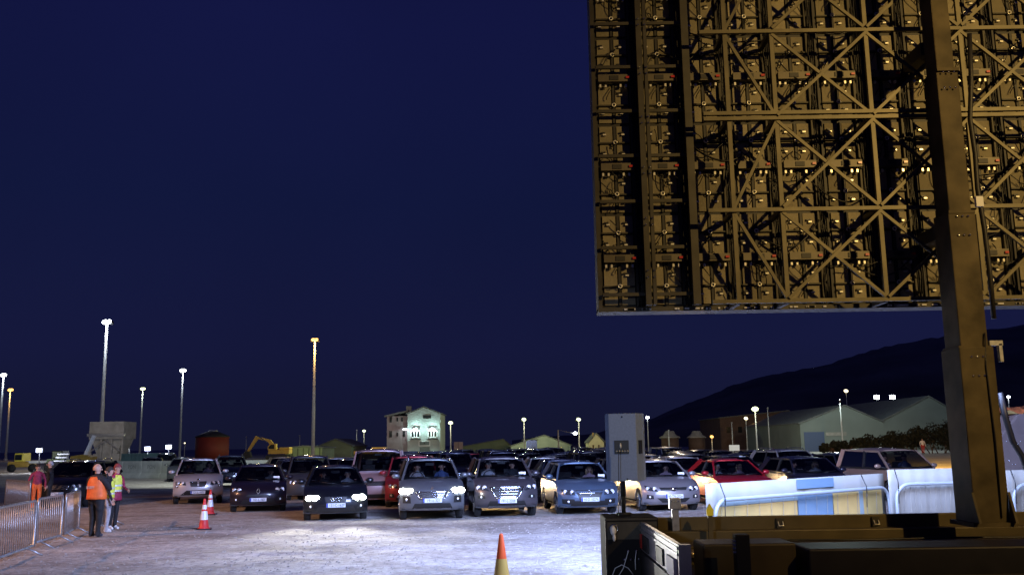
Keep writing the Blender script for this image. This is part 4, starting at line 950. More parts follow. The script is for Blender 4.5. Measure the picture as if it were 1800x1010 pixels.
# second-row cars with their headlamps on shine along the flanks of the cars ahead
for o in list(bpy.data.objects):
    if 'in the second row back' in o.get('label', '') and -2 < o.location.x < 7.5:
        if True:
            for sg in (-1, 1):
                l = light('headlight_beam', 'SPOT', (sg*.6, -.15, .68), (1, .66, .30), 210, .05, None, 80, .9, o)
                l.rotation_euler = Vector((sg*.05, -1, -.05)).to_track_quat('-Z', 'Y').to_euler()
                b_ = MB().ball((sg*.62, .0, .66), (.09, .04, .06), M['lit_dim'], 10, 8).build('lit_lamp', o)

# ------------------------------------------------------------------ big LED screen seen from behind
SY = 12.7
M['ribbed'] = None
def ribbed():
    m = bpy.data.materials.new('ribbed_module_back'); m.use_nodes = True; n = m.node_tree; b = n.nodes['Principled BSDF']; L = n.links.new
    t = n.nodes.new('ShaderNodeTexCoord'); wv = n.nodes.new('ShaderNodeTexWave'); wv.bands_direction = 'X'; wv.inputs['Scale'].default_value = 26; wv.inputs['Distortion'].default_value = .3
    nz = n.nodes.new('ShaderNodeTexNoise'); nz.inputs['Scale'].default_value = 9; nz.inputs['Detail'].default_value = 5
    L(t.outputs['Object'], wv.inputs['Vector']); L(t.outputs['Object'], nz.inputs['Vector'])
    r = n.nodes.new('ShaderNodeValToRGB'); r.color_ramp.elements[0].color = (.20, .17, .11, 1); r.color_ramp.elements[1].color = (.60, .54, .38, 1); r.color_ramp.elements[0].position = .05; r.color_ramp.elements[1].position = .6
    ad = n.nodes.new('ShaderNodeMath'); ad.operation = 'MULTIPLY'; L(wv.outputs['Fac'], ad.inputs[0]); L(nz.outputs['Fac'], ad.inputs[1]); ad2 = n.nodes.new('ShaderNodeMath'); ad2.operation = 'MULTIPLY'; ad2.inputs[1].default_value = 1.7; L(ad.outputs[0], ad2.inputs[0])
    oi = n.nodes.new('ShaderNodeObjectInfo'); om = n.nodes.new('ShaderNodeMapRange'); om.inputs[3].default_value = .62; om.inputs[4].default_value = 1.12; L(oi.outputs['Random'], om.inputs[0])
    vm = n.nodes.new('ShaderNodeVectorMath'); vm.operation = 'SCALE'; L(r.outputs[0], vm.inputs[0]); L(om.outputs[0], vm.inputs['Scale'])
    L(ad2.outputs[0], r.inputs[0]); L(vm.outputs[0], b.inputs['Base Color']); b.inputs['Roughness'].default_value = .5
    u = n.nodes.new('ShaderNodeBump'); u.inputs['Strength'].default_value = .8; u.inputs['Distance'].default_value = .012; L(wv.outputs['Fac'], u.inputs['Height']); L(u.outputs[0], b.inputs['Normal'])
    return m
M['ribbed'] = ribbed()
M['casing'] = mat('black_cabinet_casing', (.018, .017, .016), .55, noise=.3, nscale=5)
M['psu'] = mat('grey_power_box', (.12, .105, .075), .5, .3, noise=.2, nscale=6)
M['truss'] = mat('truss_steel', (.12, .105, .062), .5, .3, noise=.22, nscale=4, bump=.1)
M['beam_d'] = mat('dark_frame_steel', (.05, .046, .036), .55, .3, noise=.3, nscale=4)
M['mast'] = mat('mast_paint', (.088, .070, .038), .6, .0, noise=.5, nscale=2.6, bump=.08, spec=.15)
M['cable'] = mat('black_cable', (.010, .010, .011), .45)
M['pale_glint'] = mat('painted_glint', (.88, .86, .74), .3, .25)  # pale base colour paints glints onto the small metal fittings
M['redplug'] = mat('red_plug', (.5, .03, .02), .3)
xL = at(1057, 470, SY).x; zB = at(1300, 535, SY).z
cw = at(1316, 300, SY).x - at(1236, 300, SY).x; 
ch_ = (at(1300, 210, SY).z-at(1300, 530, SY).z)/2
ncol, nrow = 10, 5
print('SCREEN', xL, zB, cw, ch_)
scr = empty('led_screen', (xL, SY, zB), 0, 'back of a huge outdoor video screen with truss bracing, raised on a mast', 'screen')
Wd = cw*ncol; Hg = ch_*nrow
def cabinet_parts(var):
    rnd = random.Random(var); q = MB(); w_, h_ = cw, ch_
    q.bbox(.0, w_, .06, .20, .0, h_, M['casing'])
    pw = w_*.285
    for (a, b) in ((.02, .20), (.225, .455), (.545, .775), (.80, .98)):
        for x0 in (w_*.06, w_*.06+pw+w_*.09):
            q.bbox(x0, x0+pw, .035, .06, h_*a, h_*b, M['ribbed'])
    q.bbox(w_*.06+pw+.012, w_*.06+pw+w_*.09-.012, .015, .06, .02, h_-.02, M['casing'])
    for z in (.212, .788): q.bbox(w_*.03, w_*.72, -.005, .06, h_*z-.010, h_*z+.010, M['beam_d'])
    q.bbox(w_*.74, w_*.78, -.02, .06, 0, h_, M['beam_d']); q.bbox(w_*.93, w_*.97, -.03, .06, 0, h_, M['casing'])
    for k in range(6):
        z = h_*rnd.uniform(.05, .95); q.box((w_*.86, .04, z), (.05, .04, .10), M['casing'])
    body = q.data('cabinet')
    q = MB(); q.bbox(w_*.05, w_*.76, -.09, .03, h_*.46, h_*.54, M['psu']); q.bbox(w_*.3, w_*.5, -.10, -.09, h_*.475, h_*.525, M['casing']); psu = q.data('power_box')
    q = MB()
    for z in (): q.ring((w_*.06+pw+w_*.045, -.02, h_*z), (0, 1, 0), .024, .009, M['pale_glint'], 12, 5)
    ring_ = None
    plugs = []
    for x in (.10, .22, .55, .67): plugs.append((w_*x, -.02, h_*.425, 0))
    for x, z in ((.14, .66), (.56, .66), (.14, .12), (.56, .12), (.16, .88), (.58, .88), (.56, .33)): plugs.append((w_*(x+rnd.uniform(-.02, .02)), .012, h_*z, 1))
    q = MB(); q.box((w_*.70, -.10, h_*.50), (.05, .03, .03), M['redplug']); rp = q.data('red_plug')
    q = MB()
    for k in range(11):
        x0 = w_*rnd.uniform(.08, .66); z0 = h_*rnd.choice((.43, .57, .2, .8, .43, .57)); x1 = x0+w_*rnd.uniform(-.25, .3); z1 = z0+h_*rnd.uniform(-.22, .22)
        sag = rnd.uniform(-.08, .08); P_ = [Vector((x0, -.01, z0)), Vector((x0+sag, -.05-rnd.random()*.03, z0+(z1-z0)*.35)), Vector((x1-sag, -.06, z0+(z1-z0)*.7)), Vector((x1, .0, z1))]
        P2 = []
        for j in range(9):
            t = j/8; c_ = [(1-t)**3, 3*t*(1-t)**2, 3*t*t*(1-t), t**3]; P2.append(sum((P_[i]*c_[i] for i in range(4)), Vector()))
        q.tube(P2, .0065, M['cable'], 5)
    for k in range(3):
        x0 = w_*(.80+.04*k); q.tube([(x0+rnd.uniform(-.01, .01), -.03+rnd.uniform(-.02, .02), h_*t/8) for t in range(9)], .009, M['cable'], 5)
    return body, psu, ring_, plugs, rp, q.data('cables')
q = MB(); q.box((0, 0, 0), (.026, .05, .042), M['pale_glint']); PL0 = q.data('plug')
q = MB(); q.box((0, 0, 0), (.045, .035, .02), M['pale_glint']); q.box((-.02, .005, .03), (.06, .03, .02), M['cable']); PL1 = q.data('plug')
q = MB(); q.ring((0, 0, 0), (0, 1, 0), .024, .009, M['pale_glint'], 12, 5); RING = q.data('lifting_ring')
VAR = [cabinet_parts(v) for v in range(9)]
for c in range(ncol):
    for r_ in range(nrow):
        if c > 8 and r_ == 4: pass
        V_ = VAR[(c*7+r_*4+c*r_) % 9]
        cb = bpy.data.objects.new('cabinet', V_[0]); C.objects.link(cb); cb.parent = scr; cb.location = (cw*c, 0, ch_*r_)
        for pl in V_[3]:
            o = bpy.data.objects.new('plug', PL1 if pl[3] else PL0); C.objects.link(o); o.parent = cb; o.location = pl[:3]
        for z in (.212, .788):
            o = bpy.data.objects.new('lifting_ring', RING); C.objects.link(o); o.parent = cb; o.location = (cw*(.06+.285+.045), -.02, ch_*z)
        for nm, me in zip(('power_box', 'red_plug', 'cables'), (V_[1],)+V_[4:]):
            o = bpy.data.objects.new(nm, me); C.objects.link(o); o.parent = cb
q = MB(); q.bbox(0, Wd, .20, .26, -.02, Hg, M['casing']); q.build('front_casing', scr)
# the lit picture side, facing the cars
mpic = emis('lit_picture', (.42, .54, 1.0), 72)
q = MB(); q.add([(0.02, .265, .02), (Wd-.02, .265, .02), (Wd-.02, .265, Hg-.02), (.02, .265, Hg-.02)], [(0, 3, 2, 1)], mpic); q.build('picture', scr)
for k in range(26):
    x0 = random.uniform(.1, Wd-1); z0 = random.uniform(.2, Hg-.2); x1 = x0+random.uniform(.3, 1.3); z1 = z0+random.uniform(-.25, .25); sg = random.uniform(.08, .28)
    q = MB(); q.tube([(x0+(x1-x0)*t/8, -.05-.05*sin(pi*t/8), z0+(z1-z0)*t/8-sg*sin(pi*t/8)) for t in range(9)], random.choice((.008, .011, .014)), M['cable'], 6); q.build('sagging_cable', scr)
q = MB(); q.bbox(-.06, -.005, -.06, .28, -.05, Hg, M['beam_d']); q.build('edge_frame', scr)
q = MB(); q.bbox(-.06, Wd, -.08, .28, -.085, -.025, M['beam_d']); q.build('bottom_rail', scr)
q = MB(); 
for k in range(70):
    q.box((random.uniform(0, Wd), -.09, -.055), (random.uniform(.02, .09), .02, .018), M['paper'])
q.build('rail_clips', scr)
# upright beams
def lx(px, py, Y=SY): return at(px, py, Y).x-xL
def lz(py, px=1300, Y=SY): return at(px, py, Y).z-zB
Yb = -.28
for (px0, w_, m_, yo) in ((1131, .075, 'beam_d', -.20), (1142, .045, 'beam_d', -.21), (1214, .10, 'beam_d', -.20)):
    x = lx(px0, 300, SY+yo); MB().bbox(x-w_/2, x+w_/2, yo-.05, yo+.05, -.02, Hg, M[m_]).build('upright_beam', scr)
q = MB()
for k in range(9):
    z = .4+k*.72
    for a in (-.045, .045):
        for b in (-.045, .045): q.ball((lx(1136, 300, SY-.2)+a, -.275, z+b), .012, M['chrome'], 6, 4)
q.build('bolts', scr)
for k in range(9):
    z = ch_*.5*k+.12; MB().bbox(0, lx(1214, 300), -.14, -.10, z, z+.045, M['beam_d']).build('spacer_bar', scr)
# truss plane
TY = -.55
nodesx = [lx(p, 300, SY+TY) for p in (1286, 1370, 1540)]; dx = nodesx[2]-nodesx[1]
cols = [nodesx[0], nodesx[1]]+[nodesx[1]+dx*k for k in range(1, 4)]
zrow = [at(1400, p, SY+TY).z-zB for p in (529, 369, 209, 57)]; zrow.append(zrow[-1]+(zrow[-1]-zrow[-2]))
xs0 = lx(1240, 300, SY+TY)
for i, z in enumerate(zrow):
    MB().beam((xs0, TY-.04, z), (Wd, TY-.04, z), .048, .05, M['truss']).build('cross_beam', scr)
    if i in (2,): MB().beam((xs0, TY-.04, z+.075), (Wd, TY-.04, z+.075), .05, .05, M['truss']).build('cross_beam', scr)
    for x in cols: MB().bbox(x-.03, x+.03, TY+.03, -.02, z-.03, z+.03, M['beam_d']).build('stand_off', scr)
for i in range(4):
    z0, z1 = zrow[i]+.03, zrow[i+1]-.03
    for x in cols: MB().beam((x, TY, z0), (x, TY, z1), .055, .055, M['truss']).build('upright', scr)
    a, b = (cols[0], cols[1]) if i % 2 == 0 else (cols[1], cols[0])
    MB().beam((a, TY-.01, z1), (b, TY-.01, z0), .038, .04, M['truss']).build('diagonal_brace', scr)
    for k in range(1, 4):
        MB().beam((cols[k], TY-.02, z1), (cols[k+1], TY-.02, z0), .038, .04, M['truss']).build('diagonal_brace', scr)
        MB().beam((cols[k], TY-.07, z0), (cols[k+1], TY-.07, z1), .038, .04, M['truss']).build('diagonal_brace', scr)
# mast: telescopic square column on the trailer
MY = 11.45
def mx(px, py): return at(px, py, MY).x
ZT = 1.05
mast = empty('mast', (mx(1722, 700), MY, ZT), 0, 'square telescopic steel mast with bolted sleeves holding the video screen', 'mast')
def sec(z0, z1, w_, nm):
    return MB().bbox(-w_/2, w_/2, 0-(w_-.34)/2, .42+(w_-.34)/2, z0-ZT, z1-ZT, M['mast']).build(nm, mast, bevel=.012)
z1 = at(1700, 610, MY).z; z2 = at(1690, 372, MY).z; z3 = at(1660, 122, MY).z
sec(ZT, z1, .42, 'base_section'); sec(z1-.02, z2, .34, 'middle_section'); sec(z2-.02, z3, .28, 'upper_section'); sec(z3-.02, z3+2.4, .23, 'top_section')
q = MB()
for z, w_ in ((z1, .36), (z2, .29), (z3, .24)): q.bbox(-w_/2-.02, w_/2+.02, -.01, .42, z-ZT-.02, z-ZT+.02, M['mast'])
q.build('sleeve_collar', mast)
q = MB()
for z in (z1-.12, z1-.35, z2-.06, z2-.3, z3-.04, z3-.25):
    for x in (-.07, 0, .07): q.ball((x, -.012 - (.03 if z < z1 else 0), z-ZT), .014, M['chrome'], 6, 4)
q.build('bolts', mast)
q = MB(); q.box((.28, .05, z1-ZT+.05), (.16, .06, .06), M['galv']); q.box((.33, .05, z1-ZT-.07), (.04, .06, .22), M['galv']); q.build('locking_handle', mast)
q = MB(); q.box((.22, -.02, z2-ZT+.12), (.09, .05, .13), M['paper']); q.build('junction_box', mast)
for k in range(5):
    x = -.10+.05*k; q = MB(); q.tube([(x, -.05, .1), (x+.01, -.06, 1.0), (x-.01, -.05, 1.9), (x+.03, -.02, 2.3)], .009, M['cable'], 5)
    if k == 4: q.build('hydraulic_hose', mast)
q = MB(); q.bbox(-.26, .26, -.10, .52, 0, .05, M['mast']); q.prism([(-.05, .05), (-.18, .05), (-.05, .4)], -.23, -.2, M['mast'], 'x'); q.prism([(-.05, .05), (-.18, .05), (-.05, .4)], .2, .23, M['mast'], 'x'); q.build('foot_flange', mast)
for z in (zB+.7, zB+3.2):
    MB().bbox(-.13, .13, .42, 1.0, z-ZT, z-ZT+.18, M['beam_d']).build('mounting_arm', mast)
q = MB(); P_ = []
x0 = at(1702, 90, 12.0); pts = [(1702, 60), (1705, 140), (1703, 210), (1712, 270), (1716, 330), (1728, 400), (1737, 470), (1745, 560)]
P_ = [tuple(at(px+2, py, 11.75)-mast.location) for px, py in pts]; q.tube(P_, .032, M['casing'], 8); q.build('cable_bundle', mast)

# ------------------------------------------------------------------ trailer in the foreground
M['olive'] = mat('trailer_paint', (.088, .068, .030), .5, .1, noise=.25, nscale=3, bump=.1)
M['alu'] = mat('aluminium_gate', (.50, .50, .53), .35, .7, noise=.15, nscale=6)
M['brass'] = mat('zinc_plated_fitting', (.70, .60, .38), .3, .9)
Y0, Y1 = 9.35, 12.75; X0, X1 = 1.56, 12.4; ZD = .62
tr = empty('trailer', (X0, Y0, 0), 0, 'open steel trailer with an aluminium end gate under the screen, bottom right', 'trailer')
LX, LY = X1-X0, Y1-Y0
zt_far = at(1350, 905, Y1).z; zt = zt_far; print('trailer top', zt)
MB().bbox(.02, LX, .02, LY, ZD-.08, ZD, M['casing']).build('deck', tr)  # black finish stands in for shade on the deck
q = MB(); q.bbox(.10, LX, LY-.10, LY, zt-.19, zt, M['olive']); q.build('far_rail', tr, bevel=.008)
q = MB(); q.bbox(.11, LX, LY-.34, LY-.105, ZD, zt-.16, M['olive']); q.build('far_beam', tr, bevel=.01)
q = MB(); q.bbox(.10, LX, LY-.95, LY-.45, ZD, ZD+.22, M['olive']); q.build('inner_beam', tr, bevel=.01)
q = MB(); z_ = zt-.30
q.bbox(.35, 1.3, .55, 1.1, ZD, zt-.06, M['olive']); q.build('tool_locker', tr, bevel=.02)
q = MB(); q.bbox(1.36, LX, .35, 1.0, ZD, zt-.10, M['casing']); q.build('shade_box', tr, bevel=.02)  # black box stands in for the shadow along the near side
q = MB(); q.bbox(.06, LX, .0, .10, .35, zt-.33, M['olive']); q.build('near_rail', tr, bevel=.008)
q = MB()
for k in range(12):
    x = .45+k*.62; q.ball((x, LY-.345, zt-.30), .013, M['chrome'], 6, 4); q.ball((x+.3, LY-.96, ZD+.16), .013, M['chrome'], 6, 4)
q.build('bolts', tr)
def cleat(x, y, z):
    q = MB(); q.box((0, 0, 0), (.26, .02, .10), M['brass'])
    for a in (-.09, 0, .09): q.ball((a, -.02, random.uniform(-.02, .02)), .022, M['brass'], 8, 5)
    q.tube([(-.08, -.03, .03), (.02, -.06, .0), (.10, -.04, -.03), (.14, -.05, -.07)], .014, M['brass'], 6); q.tube([(-.10, -.03, -.03), (-.02, -.05, -.04), (.04, -.03, .04)], .012, M['brass'], 6)
    q.build('ratchet_cleat', tr, (x, y, z))
cleat(.55, LY-.98, ZD+.14); cleat(2.42, LY-.98, ZD+.14); cleat(4.6, LY-.98, ZD+.14)
for k in range(7):
    x = 1.9+k*1.25; q = MB(); q.box((0, 0, 0), (.10, .03, .14), M['beam_d']); q.tube([(-.03, -.02, .03), (-.03, -.06, -.02), (.03, -.06, -.02), (.03, -.02, .03)], .008, M['pale_glint'], 6); q.build('lashing_ring', tr, (x, LY-.115, zt-.10))
q = MB(); q.tube([(1.4+.35*k, 1.35+.18*sin(k*1.3), ZD+.03+.02*(k % 2)) for k in range(22)], .022, M['cable'], 7); q.build('power_cable', tr)
q = MB(); q.tube([(1.2+.3*k, LY-.70+.05*sin(k*.9), ZD+.245) for k in range(26)], .014, M['cable'], 6); q.build('power_cable', tr)
# end gate facing the camera's left
q = MB(); q.bbox(.0, .05, .0, LY-.3, zt-.34, zt, M['alu']); q.bbox(-.012, 0, .0, LY-.3, zt-.05, zt-.02, M['galv']); q.bbox(-.012, 0, .0, LY-.3, zt-.11, zt-.08, M['galv'])
gt = q.build('end_gate', tr, bevel=.004)
for (y0, y1, m_) in ((.9, 1.35, 'black'), (2.0, 2.5, 'black'), (2.55, 2.85, 'redplug')):
    MB().bbox(-.02, -.001, y0, y1, zt-.31, zt-.14, M[m_]).build('tail_lamp', gt)
MB().bbox(-.03, -.001, .12, .55, zt-.33, zt-.15, mat('pinkish_reflector', (.6, .5, .6), .3)).build('reflector_panel', gt)
MB().bbox(-.02, .05, .0, LY-.3, zt-.62, zt-.35, M['black']).build('lower_panel', tr)
MB().bbox(-.06, .03, .0, 1.6, zt-.70, zt-.63, M['alu']).build('under_rail', tr)
MB().bbox(.0, .12, -.03, .06, 0.2, zt, M['alu']).build('corner_post', tr)
for x, lab in ((2.3, 0), (2.9, 0), (8.5, 0), (9.2, 0)):
    w_ = MB().disc((x, .25, .38), (0, 1, 0), .38, .26, M['rubber'], 24).build('wheel', tr); MB().disc((x, .11, .38), (0, 1, 0), .22, .02, M['rim'], 20).build('rim', w_)
# black square post on the near rail
p = at(1303, 938, 9.55)
t = empty('square_post', (p.x, 9.5, ZD-.2), 0, 'short black square post with shiny rungs at the near side of the trailer', 'post')
MB().bbox(-.07, .07, 0, .14, 0, p.z-(ZD-.2), M['black']).build('column', t, bevel=.008)
q = MB()
for k in range(4): q.box((-.085, .02, p.z-(ZD-.2)-.06-.035*k), (.03, .04, .016), M['chrome'])
q.build('rungs', t)
# grey hinge bracket and yellow-tipped stake on the far rail
p = at(1186, 880, 12.6)
t = empty('bracket', (p.x, 12.6, zt-.2), 0, 'grey bolted bracket standing up from the far rail of the trailer', 'bracket')
MB().bbox(-.045, .045, -.02, .03, 0, p.z-zt+.1, M['galv']).build('stem', t); MB().bbox(-.075, .075, -.04, .06, p.z-zt+.1, p.z-zt+.24, M['galv']).build('head', t, bevel=.008)
q = MB()
for a in (-.045, 0, .045): q.ball((a, -.045, p.z-zt+.2), .012, M['chrome'], 6, 4)
q.build('bolts', t)
p = at(1247, 887, 12.3)
t = empty('stake', (p.x, 12.3, ZD), 0, 'thin stake with a bright yellow pointed tip at the left end of the white banner', 'stake')
MB().bbox(-.028, .028, -.02, .02, 0, p.z-ZD-.10, M['olive']).build('shaft', t)
MB().prism([(-.04, p.z-ZD-.13), (.04, p.z-ZD-.13), (.045, p.z-ZD-.06), (0, p.z-ZD+.02), (-.045, p.z-ZD-.06)], -.025, .025, mat('yellow_tip', (.85, .75, .05), .5)).build('tip', t)
# black flight case beside the trailer
t = empty('flight_case', (1.12, 12.05, 0), 0, 'black equipment case with a pale round lamp on its side, left of the trailer', 'case')
zc = at(1075, 908, 12.2).z
MB().bbox(0, .66, 0, .75, 0, zc, M['case']).build('body', t, bevel=.012)
q = MB(); q.bbox(.01, .65, -.008, .01, zc-.03, zc-.005, M['beam_d']); q.bbox(-.006, .012, -.006, .012, 0, zc-.03, M['casing']); q.build('edge_trim', t)
MB().bbox(.02, .64, -.012, -.001, zc-.26, zc-.05, M['beam_d']).build('top_panel', t)
q = MB(); q.ring((.10, -.03, zc-.13), (0, 1, 0), .05, .010, M['chrome'], 16, 6); q.ball((.09, -.05, zc-.15), (.038, .04, .06), M['paper'], 10, 8); q.ball((.10, -.05, zc-.23), (.022, .03, .05), M['paper'], 8, 6); q.build('socket', t)
q = MB()
for x, z in ((.27, -.40), (.37, -.40), (.22, -.50), (.30, -.50), (.40, -.50)): q.ball((x, -.02, zc+z), .018, M['chrome'], 8, 5)
q.build('knobs', t)
q = MB()
q.tube([(.27, -.03, zc-.4), (.24, -.05, zc-.48), (.2, -.05, zc-.6), (.12, -.04, zc-.72)], .006, M['paper'], 5); q.tube([(.05, -.03, zc-.72), (.10, -.04, zc-.6), (.18, -.05, zc-.56), (.26, -.05, zc-.6), (.32, -.04, zc-.68)], .006, M['paper'], 5)
q.tube([(.37, -.03, zc-.4), (.35, -.05, zc-.5), (.35, -.05, zc-.62)], .006, M['paper'], 5); q.build('leads', t)
# loudspeaker on a pole
pb = at(1097, 845, 12.35); ptop = at(1097, 726, 12.35); hh = ptop.z-pb.z
t = empty('loudspeaker', (pb.x, 12.35, pb.z), R(-17), 'tall grey loudspeaker with a small square connector plate, seen from behind', 'loudspeaker')
t.scale = (.88, .9, 1)
M['spk'] = mat('grey_textured_paint', (.22, .29, .46), .55, .1, noise=.08, nscale=30, bump=.1)
MB().prism([(-.205, 0), (.205, 0), (.27, .16), (.27, .34), (-.27, .34), (-.27, .06)], 0, hh, M['spk'], 'z').build('cabinet', t, bevel=.008)
q = MB(); q.box((.0-.02, -.004, hh*.50), (.215, .012, .175), M['black']); cp = q.build('connector_plate', t)
q = MB(); q.ball((-.03, -.02, hh*.52), (.014, .02, .035), M['paper'], 8, 6); 
for k in range(5): q.ball((-.09+.04*k, -.02, hh*.44), (.018, .014, .014), M['galv'], 8, 5)
q.build('plugs', cp)
MB().box((.240, .08, hh*.50), (.03, .08, .17), M['black'], rot=Matrix.Rotation(R(-22), 3, 'Z')).build('side_handle', t)
q = MB()
for x, z in ((0, hh*.95), (.05, hh*.03)): q.ball((x, -.004, z), .012, M['black'], 6, 4)
q.build('rigging_points', t)
o = MB().tube([(0, 0, 0), (0, 0, pb.z-zc)], .028, M['dark'], 12).tube([(0, 0, 0), (0, 0, .03)], .10, M['dark'], 16).tube([(0, 0, pb.z-zc-.2), (0, 0, pb.z-zc)], .036, M['dark'], 12).build('speaker_pole', None, (pb.x+.0, 12.52, zc))
tag(o, 'thin black pole holding up the grey loudspeaker', 'pole')
q = MB(); a = at(1088, 800, 12.3); q.tube([tuple(at(1087.5, py, 12.28-(.0 if py < 890 else .06*(py-890)/30))) for py in (792, 820, 850, 880, 905, 925, 950, 975)], .005, M['cable'], 5)
tag(q.build('cable'), 'thin cable hanging from the connector plate of the loudspeaker', 'cable')

# ------------------------------------------------------------------ white banner barriers
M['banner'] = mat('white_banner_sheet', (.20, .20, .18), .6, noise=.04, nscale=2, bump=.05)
M['ban_cream'] = mat('cream_banner_print', (.34, .24, .08), .65, noise=.12, nscale=2.5)
M['ban_blue'] = mat('blue_banner_print', (.09, .145, .20), .6, noise=.06, nscale=2)
M['ban_lblue'] = mat('pale_blue_banner_print', (.16, .21, .22), .6, noise=.05, nscale=2)
M['tube_w'] = mat('pale_steel_tube', (.22, .25, .27), .5, .1)
M['seam'] = mat('grey_seam', (.16, .15, .12), .8)
def banner(A, B, Ztop, label, cream=True):
    d = B-A; L = d.length; ang = math.atan2(d.y, d.x)
    t = empty('banner_barrier', (A.x, A.y, 0), ang, label, 'barrier', 'white banner-covered barriers behind the trailer')
    q = MB(); zf = Ztop-.27
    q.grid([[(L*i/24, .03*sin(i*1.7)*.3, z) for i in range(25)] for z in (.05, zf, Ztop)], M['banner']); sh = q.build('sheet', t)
    s_ = sh.modifiers.new('thickness', 'SOLIDIFY'); s_.thickness = .012; s_.offset = 1
    def stripe(x0, x1, z0, z1, m, nm, y=-.024): MB().bbox(x0, x1, y, y+.004, z0, z1, m).build(nm, sh)
    if cream:
        stripe(L*.035, L*.45, .1, zf-.12, M['ban_cream'], 'cream_panel'); stripe(L*.66, L*.97, .1, zf-.02, M['ban_cream'], 'cream_panel'); stripe(L*.455, L*.655, .1, zf-.02, M['ban_blue'], 'blue_panel')
        stripe(L*.05, L*.455, zf-.115, zf-.01, M['ban_lblue'], 'pale_blue_panel'); stripe(L*.455, L*.67, zf+.08, Ztop-.02, M['ban_blue'], 'blue_panel'); stripe(L*.82, L*.845, .1, zf-.02, M['ban_lblue'], 'pale_blue_panel', -.030)
    q = MB()
    for k in range(15):
        x = L*(.06+.062*k); q.tube([(x, -.05, zf-.04-random.random()*.03), (x-.03, -.052, zf*.6), (x-.05+random.uniform(-.03, .03), -.05, .1)], .004, M['seam'], 4)
    q.build('seams', sh)
    q = MB(); r0 = .30
    P_ = [(.06, -.12, .05), (.06, -.12, zf-r0)]+[(.06+r0*(1-cos(a)), -.12, zf-r0+r0*sin(a)) for a in [pi/2*k/7 for k in range(1, 8)]]
    P_ += [(L-.06-r0*(1-cos(a)), -.12, zf-r0+r0*sin(a)) for a in [pi/2*(1-k/7) for k in range(0, 8)]]+[(L-.06, -.12, .05)]
    q.tube(P_, .034, M['tube_w'], 10)
    q.build('tubular_frame', t)
    q = MB()
    for x in (.0, L): q.bbox(x-.02, x+.02, -.5, .5, 0, .04, M['galv'])
    q.build('foot', t)
    q = MB()
    for x in (L*.05, L*.83): q.tube([(x, -.17, zf-.08), (x, -.17, zf+.05), (x+.02, -.06, Ztop)], .010, M['cable'], 5); q.tube([(x, -.17, zf), (x-.0, -.15, zf-.35)], .008, M['cable'], 5)
    q.build('cable_tie', t)
A = at(1240, 850, 16.0); B = at(1553, 838, 19.6)
ztp = at(1240, 850, 16.0).z
banner(Vector((A.x, A.y, 0)), Vector((B.x, B.y, 0)), ztp, 'long white banner barrier with a blue band and cream panels, left of the screen mast')
A = at(1560, 825, 18.2); B = at(1700, 824, 18.6)
banner(Vector((A.x, A.y, 0)), Vector((B.x, B.y, 0)), A.z, 'plain white banner barrier directly behind the foot of the mast', False)
A = at(1764, 826, 18.4); B = at(1900, 824, 18.8)
banner(Vector((A.x, A.y, 0)), Vector((B.x, B.y, 0)), A.z, 'plain white banner barrier cut by the right edge of the view', False)
# white van and tarpaulin at the right edge
t = empty('van', (at(1762, 900, 28).x, 28, 0), R(14), 'pale riveted van body at the right edge, behind the screen mast', 'van')
M['van'] = mat('pale_van_paint', (.17, .135, .13), .5, noise=.15, nscale=2)
p0 = t.location; zv = at(1770, 757, p0.y).z
MB().prism([(.12, .45), (5.2, .45), (5.2, zv+.5), (.9, zv+.5), (.12, zv-.2), (0, 1.0)], 0, 1.9, M['van']).build('body', t, bevel=.05)
q = MB()
for k in range(26): q.ball((random.uniform(.25, 2.2), -.01, random.uniform(.9, zv)), .018, M['chrome'], 6, 4)
q.build('rivets', t)
for x in (.9, 4.2): w_ = MB().disc((x, -.02, .38), (0, 1, 0), .38, .22, M['rubber'], 24).build('wheel', t); MB().disc((x, -.14, .38), (0, 1, 0), .2, .02, M['rim'], 18).build('rim', w_)
q = MB(); rows = []
for i in range(6):
    rows.append([(.5+1.9*j/12, .1+1.5*i/5, zv+.52+.10*sin(j*1.3+i)+.06*random.random()+.12*sin(pi*i/5)) for j in range(13)])
q.grid(rows, mat('orange_tarpaulin', (.55, .16, .05), .6, noise=.4, nscale=5)); lo = [[(a, b, zv+.505) for a, b, c in r] for r in (rows[0], rows[-1])]
q.grid([rows[0], lo[0]], M['ban_cream'])
o = q.build('tarpaulin', None, t.location, R(14)); tag(o, 'crumpled orange tarpaulin lying on the pale van at the right edge', 'tarpaulin')
q = MB(); q.tube([tuple(at(px, py, 13.5)) for px, py in ((1757, 690), (1768, 735), (1780, 775), (1796, 800), (1815, 850), (1830, 910))], .045, M['cable'], 8)
tag(q.build('hanging_cable'), 'thick dark cable hanging down in front of the pale van', 'cable')

